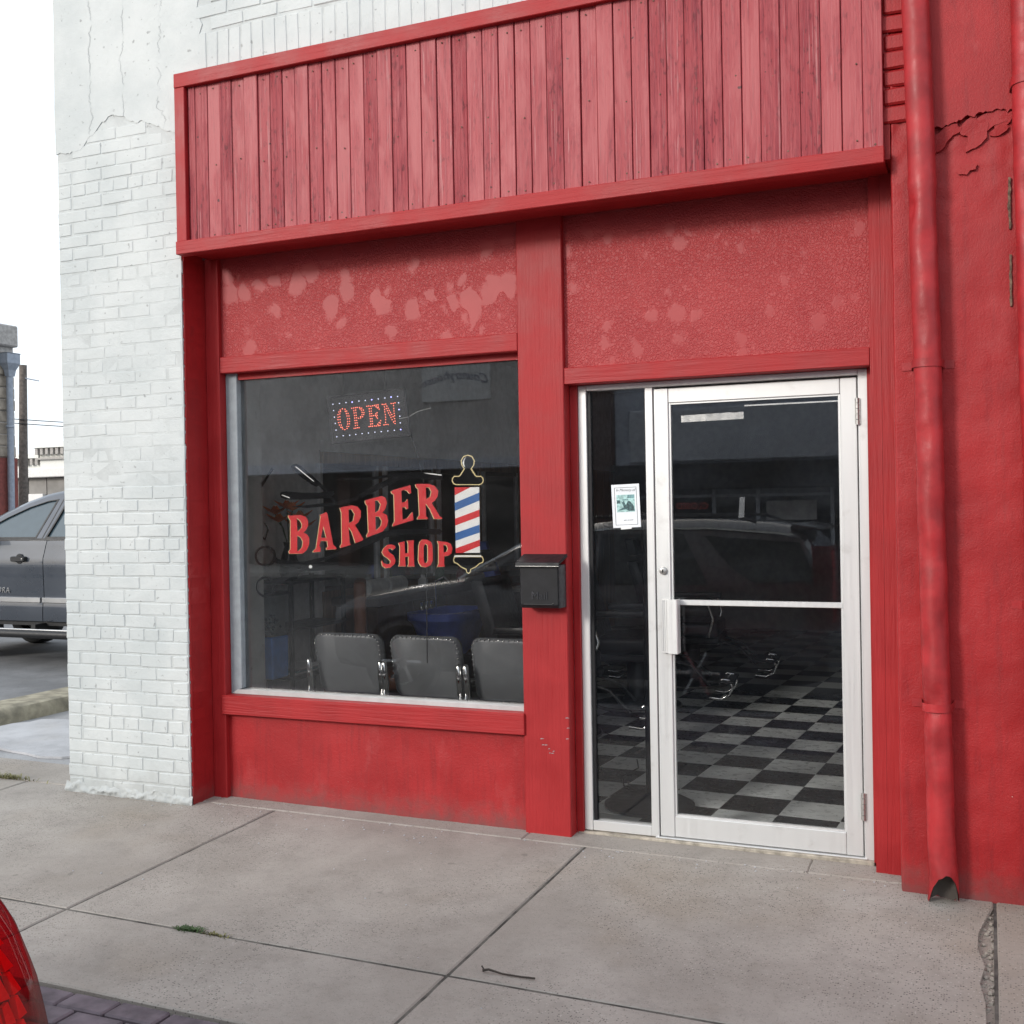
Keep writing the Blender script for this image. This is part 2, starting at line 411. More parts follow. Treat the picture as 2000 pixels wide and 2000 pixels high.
def copy_tree(o, parent=None):
    c = o.copy(); COL.objects.link(c); c.parent = parent
    for ch in o.children: copy_tree(ch, c)
    return c
def gz(x, y): return 0.040 + 0.02 * min(y, .2) - 0.007 * max(-6, min(4, x))
def fbm(x, y, z, o=4): return noise.fractal(Vector((x, y, z)), 1.0, 2.0, o)
def text_mesh(txt, size, fn, mats, depth=.0015, shear=0, spacing=1.0):
    cu = bpy.data.curves.new('t', 'FONT'); cu.body = txt; cu.size = size; cu.align_x = 'CENTER'; cu.shear = shear; cu.space_character = spacing
    cu.extrude = depth; cu.resolution_u = 3
    ob = bpy.data.objects.new('t', cu); COL.objects.link(ob)
    dg = bpy.context.evaluated_depsgraph_get(); me = bpy.data.meshes.new_from_object(ob.evaluated_get(dg))
    bpy.data.objects.remove(ob); bpy.data.curves.remove(cu)
    for v in me.vertices: v.co = fn(v.co.x, v.co.y, v.co.z)
    me.materials.clear()
    me.materials.append(MATS[mats] if isinstance(mats, str) else mats)
    return me

# ------------------------------------------------------------------ ground, street, sidewalk
def sheet(name, x0, x1, y0, y1, z, mat, nx=1, ny=1, fz=None):
    mb = MB(); g = [[(x0 + (x1 - x0) * i / nx, y0 + (y1 - y0) * j / ny) for i in range(nx + 1)] for j in range(ny + 1)]
    for row in g:
        for x, y in row: mb.v.append((x, y, fz(x, y) if fz else z))
    for j in range(ny):
        for i in range(nx):
            a = j * (nx + 1) + i; mb.f.append((a, a + 1, a + nx + 2, a + nx + 1)); mb.m.append(0)
    return tag(mb.build(name, mat), kind='structure')
sheet('ground', -400, 400, -400, 400, -.24, 'asphalt')
sheet('street', -80, 80, -19.0, -3.52, -.13, 'street_asphalt')
sheet('parking_lot', -80, -5.75, -1.2, 60, -.03, 'asphalt')
sw = tag(MB().box(-6.5, 6, -3.36, .02, -.3, -.20).build('sidewalk', 'joint_dirt'), kind='structure')
SX = [-6.4, -5.46, -3.735, -2.012, -.300, 1.435, 3.15, 4.9]; SY = [-2.075, -1.535, -.10]
def slab(x0, x1, y0, y1, mat='sidewalk_concrete', g=.004, jag=None):
    mb = MB(); n = 10
    top = []
    for (xa, ya), (xb, yb) in (((x0 + g, y0 + g), (x1 - g, y0 + g)), ((x1 - g, y0 + g), (x1 - g, y1 - g)), ((x1 - g, y1 - g), (x0 + g, y1 - g)), ((x0 + g, y1 - g), (x0 + g, y0 + g))):
        for i in range(n):
            t = i / n; x = xa + (xb - xa) * t; y = ya + (yb - ya) * t
            w = .0022 * fbm(x * 9, y * 9, 3.3) + .0015 * fbm(x * 40, y * 40, 1)
            if i == 0: w = 0
            dx = w if xa == xb else 0; dy = w if ya == yb else 0
            if jag: q = jag(x, y, dx, dy); dx, dy = q
            top.append((x + dx, y + dy))
    ins = []
    cx, cy = (x0 + x1) / 2, (y0 + y1) / 2
    for x, y in top:
        ins.append((x - .006 * (1 if x > cx else -1) * (abs(x - cx) > abs(x0 - x1) / 2 - .03), y - .006 * (1 if y > cy else -1) * (abs(y - cy) > abs(y0 - y1) / 2 - .03)))
    k = len(top)
    mb.v += [(x, y, gz(x, y) - .08) for x, y in top] + [(x, y, gz(x, y) - .005) for x, y in top] + [(x, y, gz(x, y)) for x, y in ins]
    for lv in (0, 1):
        for i in range(k): mb.f.append((lv * k + i, lv * k + (i + 1) % k, (lv + 1) * k + (i + 1) % k, (lv + 1) * k + i)); mb.m.append(0)
    mb.f.append(tuple(range(2 * k, 3 * k))); mb.m.append(0)
    return mb.build('slab', mat, sw)
def right_jag(x, y, dx, dy):          # broken concrete along the joint at the right
    if abs(x - 1.431) < .02 and y < -.25:
        return (-.12 * max(0, fbm(y * 2.3 + 3, 1, 2) + .40) * min(1, (-.25 - y) * 3) - .02 * fbm(y * 14, 4, 4), dy)
    return dx, dy
for i in range(len(SX) - 1):
    for j in range(len(SY) - 1):
        slab(SX[i], SX[i + 1], SY[j], SY[j + 1], g=.0055, jag=right_jag if i == 4 else None)
# wedge of older concrete between the walk and the shop front
for x0, x1 in ((-3.36, -2.43), (-2.43, -.62), (-.62, .70), (.70, 1.5), (1.5, 4.9)):
    slab(x0, x1, -.0985, .10, 'sidewalk_concrete', g=.0006)
slab(-6.4, -3.37, -.098, .28, 'sidewalk_concrete', g=.003)
# dirt that fills the joints almost flush
mb = MB()
for x in SX[1:-1]:
    for k in range(12):
        y0_, y1_ = -2.075 + k * .1646, -2.075 + (k + 1) * .1646
        mb.quad([(x - .006, y0_, gz(x, y0_) - .0045), (x + .006, y0_, gz(x, y0_) - .0045), (x + .006, y1_, gz(x, y1_) - .0045), (x - .006, y1_, gz(x, y1_) - .0045)])
for y in (-1.535,):
    for k in range(24):
        x0_, x1_ = -6.4 + k * .47, -6.4 + (k + 1) * .47
        mb.quad([(x0_, y - .006, gz(x0_, y) - .0032), (x1_, y - .006, gz(x1_, y) - .0032), (x1_, y + .006, gz(x1_, y) - .0026), (x0_, y + .006, gz(x0_, y) - .0026)])
mb.build('joint_filler', 'joint_dirt', sw)
# rubble filling the broken joint
mb = MB()
for k in range(420):
    y = random.uniform(-1.5, -.2); x = 1.43 + random.uniform(-.13, .02); r = random.uniform(.004, .012)
    z = gz(x, y) - .016 + random.uniform(-.004, .004)
    mb.lathe([(0, -r * .6), (r, -r * .1), (r * .7, r * .5), (0, r * .7)], (x, y, z), 5)
tag(mb.build('rubble', 'sidewalk_concrete', sw), kind='stuff')
tag(MB().quad([(1.26, -1.53, gz(1.4, -1.5) - .018), (1.50, -1.53, gz(1.4, -1.5) - .018), (1.50, -.1, gz(1.4, -.1) - .018), (1.26, -.1, gz(1.4, -.1) - .018)]).build('joint_fill', 'sidewalk_concrete', sw))
# brick pavers along the kerb
pv = tag(MB().box(-6.4, 4.9, -3.36, -2.08, -.2, -.045).build('paver_strip', 'joint_dirt'), kind='structure')
pm = []
for v in range(4):
    me = MB().box(-.0985, .0985, -.047, .047, -.05, 0).mesh('paver_brick', 'paver', bevel=.006)
    pm.append(me)
for j in range(12):
    y = -2.131 - j * .1015
    for i in range(-13, 9):
        x = -.30 + i * .2045 + (.102 if j % 2 else 0)
        if not -2.75 < x < 1.35: continue
        put('brick', random.choice(pm), pv, (x, y, gz(x, y) - .003 + random.uniform(-.004, .002)), (random.uniform(-.015, .015), random.uniform(-.015, .015), random.uniform(-.012, .012)))
for a, b in ((-6.4, -2.76), (1.36, 4.9)):
    sheet_mb = MB().box(a, b, -3.35, -2.085, -.10, gz(a, -2.7) - .02); sheet_mb.build('far_pavers', 'paver', pv)
mb = MB()
mb.box(-30, 12, -3.52, -3.36, -.3, -.022)
tag(mb.build('street_kerb', 'old_concrete', bevel=.02, seg=2), kind='structure')
# alley walk at the left end of the building, its kerb and patch
mb = MB(); n = 30
tag(sheet('side_walk', -5.40, -3.36, .27, 12, .02, 'old_concrete', 6, 20, lambda x, y: .045 - .004 * y + .008 * fbm(x * 2, y * 2, 0)), kind='structure')
pts = []
for k in range(40):
    g = 2 * math.pi * k / 40; r = 1 + .16 * fbm(math.cos(g) * 2, math.sin(g) * 2, 7)
    pts.append((-4.36 + .93 * r * math.cos(g), 1.04 + .56 * r * math.sin(g)))
mb.plate(pts, y0=.045, y1=.060, ax='xy'); mb.build('concrete_patch', 'pale_concrete', bpy.data.objects['side_walk'])
rings = []
for k in range(60):
    y = -.9 + k * .16; w = .012 * fbm(y * 3, 1, 1); q = .03 * max(0, fbm(y * 4, 5, 2)) if y < 1.75 else 0
    rings.append([(-5.80, y, -.1), (-5.37 + w, y, -.1), (-5.37 + w, y, .09 - q), (-5.40 + w - q, y, .145 - q), (-5.43 + w, y, .155), (-5.76, y, .15), (-5.80, y, .12)])
tag(MB().loft(rings).build('lot_kerb', 'kerb_concrete', smooth=35), kind='structure')

# ------------------------------------------------------------------ white painted brick wall
YB = -.18
ww = thing('white_brick_wall', 'white painted brick pillar and wall left of and above the red shop front', 'wall', (-2.9, YB, 0))
mb = MB().box(-3.335, -2.492, YB, .5, -.05, 3.2).box(-3.335, 1.03, YB, .5, 3.2, 7.0)
mb.box(-3.335, -3.07, .5, 9, -.05, 7.0)
mb.build('wall_core', 'white_mortar', ww)
bk = {}
def brick_mesh(L, H, D, mats='white_painted_brick', n=8, bev=.0045):
    key = (L, H, mats)
    if key not in bk:
        l = []
        for k in range(n):
            mb = MB().box(-L / 2, L / 2, 0, D, -H / 2, H / 2)
            for i in range(len(mb.v)):
                x, y, z = mb.v[i]
                mb.v[i] = (x + random.uniform(-.003, .003), y + random.uniform(-.0012, .0012), z + random.uniform(-.003, .003))
            l.append(mb.mesh('brick', mats, bevel=bev))
        bk[key] = l
    return random.choice(bk[key])
def plaster_low(x):      # lower edge of the plaster patch
    if x < -3.16: return 3.63 + .03 * fbm(x * 9, 2, 0)
    if x < -2.95: return 3.64 + (x + 3.16) * .75 + .03 * fbm(x * 12, 1, 0)
    return 3.80 - (x + 2.95) * .36 + .05 * fbm(x * 8, 0, 0)
CH = .0702
def joint_depth(z, x):
    d = .0036 if z < 1.75 else (.0008 if z < 2.95 else .0024)
    return max(.0006, d + .0022 * fbm(x * 2.1, z * 2.1, 5))
nb = 0
for r in range(53):
    z = .075 + CH * (r + .5)
    hdr = r % 7 == 5
    L = .1005 if hdr else .2110
    x = -3.337 - (0 if r % 2 else L / 2)
    while x < -2.50:
        a, b = max(x, -3.337), min(x + L, -2.489)
        x += L
        w = b - a
        if w < .045: continue
        cx = (a + b) / 2
        if z + .03 > plaster_low(cx): continue
        w = round(w * 50) / 50 if w < L - .001 else L
        d = joint_depth(z, cx)
        xx = cx + (random.uniform(-.006, .002) if a < -3.33 else 0)
        put('brick', brick_mesh(round(w - .0055, 4), .0650, .03), ww, (xx, YB - d, z + random.uniform(-.002, .002)), (random.uniform(-.006, .006), random.uniform(-.008, .008), random.uniform(-.006, .006)))
        nb += 1
for i in range(34):          # soldier course over the sign
    x = -2.33 + i * .0715
    if x > .05: break
    put('brick', brick_mesh(.0665, .205, .03), ww, (x, YB - .003, 4.02 + random.uniform(-.004, .004)), (random.uniform(-.006, .006), random.uniform(-.01, .01), 0))
for r in range(5):
    z = 4.165 + r * CH; x = -2.37 + (0 if r % 2 else .1)
    while x < -.15:
        put('brick', brick_mesh(.205, .065, .03), ww, (x + .105, YB - .004 + random.uniform(-.001, .001), z), (0, random.uniform(-.006, .006), random.uniform(-.005, .005)))
        x += .2110
out = []
for k in range(60): x = -3.345 + (.86 * k / 59); out.append((x, plaster_low(x)))
for k in range(30):
    z = plaster_low(-2.485) + (4.02 - plaster_low(-2.485)) * k / 29
    out.append((-2.455 + .012 * fbm(z * 6, 3, 1) + (.10 if z > 3.93 else 0), z + .0005))
for k in range(40): z = 4.03 + k * .07; out.append((-2.345 + .025 * fbm(z * 5, 1, 1) + (.02 if int(z / .07) % 2 else -.01), z))
out += [(-3.345, 6.8)]
for k in range(40): z = 6.7 - k * (6.7 - 3.66) / 39; out.append((-3.347 + .006 * fbm(z * 4, 2, 2), z))
MB().plate(out, y0=YB - .0038, y1=YB + .02).build('plaster_patch', 'white_plaster', ww)
mb = MB(); nxs = 150          # ragged mortar along the foot of the pillar
for j in range(7):
    for i in range(nxs + 1):
        x = -3.36 + .88 * i / nxs; t = j / 6
        q = .5 + .9 * fbm(x * 16, t * 2.5, 2) + .35 * fbm(x * 55, t * 9, 5)
        mb.v.append((x, YB - .001 - max(-.004, .017 * q * math.sin(math.pi * min(1, t * 1.02))) - .006 * (1 - t), gz(x, YB) - .01 + t * (.062 + .03 * fbm(x * 9, 0, 0))))
for j in range(6):
    for i in range(nxs): p = j * (nxs + 1) + i; mb.f.append((p, p + 1, p + nxs + 2, p + nxs + 1)); mb.m.append(0)
mb.build('mortar_skirt', 'white_mortar', ww, smooth=70)

# ------------------------------------------------------------------ red rendered wall at the right
YR = -.19
rw = thing('red_rendered_wall', 'red painted brick and render wall right of the shop door', 'wall', (1.5, YR, 0))
MB().box(1.087, 6, YR + .03, .5, -.05, 7.0).box(1.031, 1.0868, YR + .008, .5, 2.995, 7.0).build('wall_core', 'redstucco', rw)
def ledge(x): return 3.11 + .03 * fbm(x * 6, 0, 0) + .02 * math.sin(x * 9)
mb = MB(); xs = [1.086 + .004 * i for i in range(4)] + [1.105 + .0175 * i for i in range(60)] + [2.3, 2.8, 3.5, 5, 6]; zs = [-.04 + .0175 * i for i in range(262)] + [4.8, 5.5, 7]
for z in zs:
    for i, x in enumerate(xs):
        y = YR + .006 * fbm(x * 2.2, z * 1.6, 3) + .0028 * fbm(x * 11, z * 9, 8)
        L = ledge(x)
        if z > L - .42: t = (L - z) / .42; y += (.010 * (1 - t)) * (1 + .9 * fbm(x * 16, z * 22, 2)) + .005 * abs(fbm(x * 12 + z * 9, z * 14, 4)) * (1 - t)
        if i == 0: y = YR + .03
        if i == 1: y += .004
        x2 = x + (.003 * fbm(z * 5, 1, 1) if i < 3 else 0)
        mb.v.append((x2, y, z))
nx = len(xs)
for j in range(len(zs) - 1):
    for i in range(nx - 1): a = j * nx + i; mb.f.append((a, a + 1, a + nx + 1, a + nx)); mb.m.append(0)
mb.build('render_coat', 'redstucco', rw, smooth=60)
low = [(1.17 + .008 * k, ledge(1.17 + .008 * k) + .012 * fbm(k * .37, 2, 5) + .006 * fbm(k * 1.3, 1, 1)) for k in range(140)]
MB().plate([(1.175, 7.0)] + [(1.178 + .006 * fbm(z * 9, 0, 2), z) for z in [3.9 - .04 * k for k in range(18)]] + low + [(6, 3.1), (6, 7.0)], (), YR - .016, YR + .03).build('loose_render', 'redstucco', rw)
for k in range(11):          # torn flakes of render under the loose edge
    fx = 1.27 + random.random() * .27; fz = ledge(fx) - .03 - random.random() ** 2 * .30; s_ = random.uniform(.025, .07); an = random.uniform(.2, 1.0); pts = []
    for q in range(14):
        g = q * 2 * math.pi / 14; rr_ = s_ * (1 + .45 * fbm(math.cos(g) * 2 + k, math.sin(g) * 2, k)); u_, v_ = rr_ * math.cos(g), rr_ * .45 * math.sin(g)
        pts.append((fx + u_ * math.cos(an) - v_ * math.sin(an), fz + u_ * math.sin(an) + v_ * math.cos(an)))
    tl_ = random.uniform(-.06, .06); tz_ = random.uniform(-.16, .05)
    MB().plate(pts, (), -.004, .012, fn=lambda p_, q_, d_: (p_, YR - .002 + d_ + (p_ - fx) * tl_ + (q_ - fz) * tz_, q_)).build('render_flake', 'redstucco', rw)
pts = []; zz_ = [2.62 + .006 * k for k in range(60)]
for z0, z1 in ((2.66, 2.86), (2.36, 2.56)):
    L_ = [(1.524 - .003 - .008 * abs(fbm(z * 22, 1, 1)) * math.sin(math.pi * (z - z0) / (z1 - z0)), z) for z in [z0 + (z1 - z0) * k / 24 for k in range(25)]]
    R_ = [(1.528 + .004 * fbm(z * 30, 3, 3), z) for _, z in reversed(L_)]
    MB().plate(L_ + R_, (), YR - .008, YR + .01).build('bare_patch', 'rust', rw)
for r in range(13):          # brick courses showing between sign and downpipe
    z = 3.17 + r * .073
    x = 1.115 + random.uniform(-.008, .008)
    put('brick', brick_mesh(.19, .068, .03, 'redstucco', bev=.008), rw, (x + .04, YR - .004 + random.uniform(-.002, .002), z), (random.uniform(-.02, .02), random.uniform(-.01, .01), random.uniform(-.02, .02)))

# ------------------------------------------------------------------ wooden fascia
PX = [-2.387, -2.342, -2.265, -2.187, -2.112, -2.034, -1.951, -1.878, -1.802, -1.727, -1.648, -1.57, -1.492, -1.413, -1.333, -1.256, -1.176, -1.095, -1.018, -0.934, -0.855, -0.776, -0.697, -0.617, -0.536, -0.457, -0.377, -0.301, -0.217, -0.138, -0.062, 0.02, 0.1, 0.179, 0.257, 0.337, 0.42, 0.501, 0.58, 0.661, 0.743, 0.824, 0.906, 0.988, 1.066]
YS = -.256
fa = thing('wooden_fascia', 'red fascia of weathered vertical planks framed by rails over the shop front', 'fascia', (-.7, YS, 2.965))
def board(x0, x1, y0, y1, z0, z1, name, mat, parent, bev=.003):
    """box board with its ends a hair uneven"""
    return MB().box(x0, x1, y0, y1, z0, z1).build(name, mat, parent, bevel=bev)
for i in range(len(PX) - 1):
    w = PX[i + 1] - PX[i]; g = random.choice((.0012, .002, .003, .0045))
    me = MB().box(-w / 2 + g * .5, w / 2 - g * .5, 0, .022, 0, .83).mesh('plank', 'plank', bevel=.0022)
    put('plank', me, fa, ((PX[i] + PX[i + 1]) / 2, YS + .030 + random.uniform(-.004, .005), 3.02), (random.uniform(-.002, .002), random.uniform(-.0015, .0015), random.uniform(-.02, .02)))
mb = MB()
for i in range(len(PX) - 1):
    for z in (3.80, 3.05) if i % 2 else (3.79, 3.40, 3.06):
        mb.lathe([(0, -.0015), (.0035, -.001), (.0042, .001)], ((PX[i] + PX[i + 1]) / 2 + random.uniform(-.018, .018), YS + .029, z + random.uniform(-.02, .02)), 6, axis='y')
tag(mb.build('nail_heads', 'rust', fa), kind='stuff')
board(-2.457, 1.069, YS, YS + .055, 3.832, 3.906, 'top_rail', 'red_board_h', fa)
board(-2.457, 1.069, YS - .006, YS + .060, 2.962, 3.030, 'bottom_rail', 'red_board_h', fa)
board(-2.457, -2.392, YS + .003, YS + .06, 3.030, 3.832, 'end_rail', 'red_board_v', fa)
MB().box(-2.45, 1.064, YS + .0545, -.10, 3.04, 3.90).build('backing', 'redstucco', fa)
MB().box(-2.452, 1.066, YS + .058, .02, 2.985, 3.02).build('soffit', 'red_board_h', fa)

# ------------------------------------------------------------------ shop front
sf = thing('shop_front', 'red timber shop front with painted display window and aluminium glass door', 'shop front', (-.7, 0, 0))
G0 = .0
board(-.639, -.406, 0, .085, .020, 2.99, 'post', 'red_board_v', sf, .004)
mb = MB()
for k in range(11):          # pale scrapes on the post
    x, z = random.choice(((-.545, .50), (-.53, .46), (-.50, .44), (-.425, .50), (-.42, .55), (-.425, .60))); x += random.uniform(-.02, .015) * (x < -.45); z += random.uniform(-.012, .012); l_ = random.uniform(.008, .022)
    mb.plate([(x, z), (x + l_, z + .002), (min(-.408, x + l_ * 1.3), z + .004), (x + l_ * .3, z + .0045)], (), -.0008, .002)
tag(mb.build('paint_scrape', 'old_concrete', sf), kind='stuff')
board(-2.483, -2.396, 0, .065, .035, 2.99, 'corner_board', 'red_board_v', sf, .003)
MB().plate([(.982, 2.99), (.973, .012), (1.02, .012), (1.028, 2.99)], y0=0, y1=.07).build('corner_board', 'red_board_v', sf)
MB().plate([(1.029, 2.99), (1.021, .008), (1.083, .006), (1.083, 2.99)], y0=-.004, y1=.07).build('corner_board', 'red_board_v', sf)
board(-2.394, -.641, .003, .12, 2.364, 2.451, 'header_board', 'red_board_h', sf, .003)
board(-.404, .978, .003, .10, 2.188, 2.266, 'header_board', 'red_board_h', sf, .003)
board(-2.412, -.632, -.014, .05, .514, .618, 'sill_board', 'red_board_h', sf, .003)
MB().box(-2.43, -.64, .028, .06, 2.43, 2.99).build('panel', 'crackle', sf)
for a, b in ((-.42, -.0725), (-.0722, .2352), (.2355, .7032), (.7035, .99)):
    MB().box(a, b, .030 + random.uniform(0, .0012), .06, 2.24, 2.99).build('panel', 'crackle', sf)
mb = MB(); n = 60; m = 14
for j in range(m + 1):
    for i in range(n + 1):
        x = -2.43 + 1.83 * i / n; z = -.02 + .58 * j / m
        mb.v.append((x, .034 + .004 * fbm(x * 3, z * 3, 1) + .0022 * fbm(x * 14, z * 14, 6) - (.012 * max(0, .13 - z) / .13 * (1 + fbm(x * 7, 0, 0))), z))
for j in range(m):
    for i in range(n): a = j * (n + 1) + i; mb.f.append((a, a + 1, a + n + 2, a + n + 1)); mb.m.append(0)
mb.build('stall_riser', 'redstucco', sf, smooth=60)
rt = MB().box(-2.4905, -2.484, YB + .012, .064, .0, 2.985).build('brick_return', 'redstucco', sf)
for r in range(42):
    z = .075 + CH * (r + .5)
    me_l = .075 if r % 2 else .155
    put('brick', brick_mesh(me_l, .0615, .02, 'redstucco'), rt, (-2.482 - .002, YB + .008 + me_l / 2 if True else 0, z), (0, 0, R(90)))
    put('brick', brick_mesh(.165 - me_l if me_l < .1 else .03, .0615, .02, 'redstucco'), rt, (-2.4845, YB + .172 - (.165 - me_l if me_l < .1 else .03) / 2 + .004, z), (0, 0, R(90)))
# display window
MB().plate([(-2.396, .618), (-2.324, .648), (-2.322, 2.40), (-2.396, 2.40)], y0=.052, y1=.12).build('window_frame', 'grey_frame', sf, bevel=.003)
MB().plate([(-2.396, .617), (-.64, .617), (-.64, .642), (-2.35, .642)], y0=.048, y1=.12).build('window_frame', 'pale_frame', sf, bevel=.003)
MB().box(-2.37, -.60, .088, .094, .62, 2.42).build('window_pane', 'window_glass', sf)
pane = bpy.data.objects['window_pane']
MB().box(-2.396, -.64, .064, .078, 2.330, 2.3635).build('window_stop', 'red_board_h', sf)

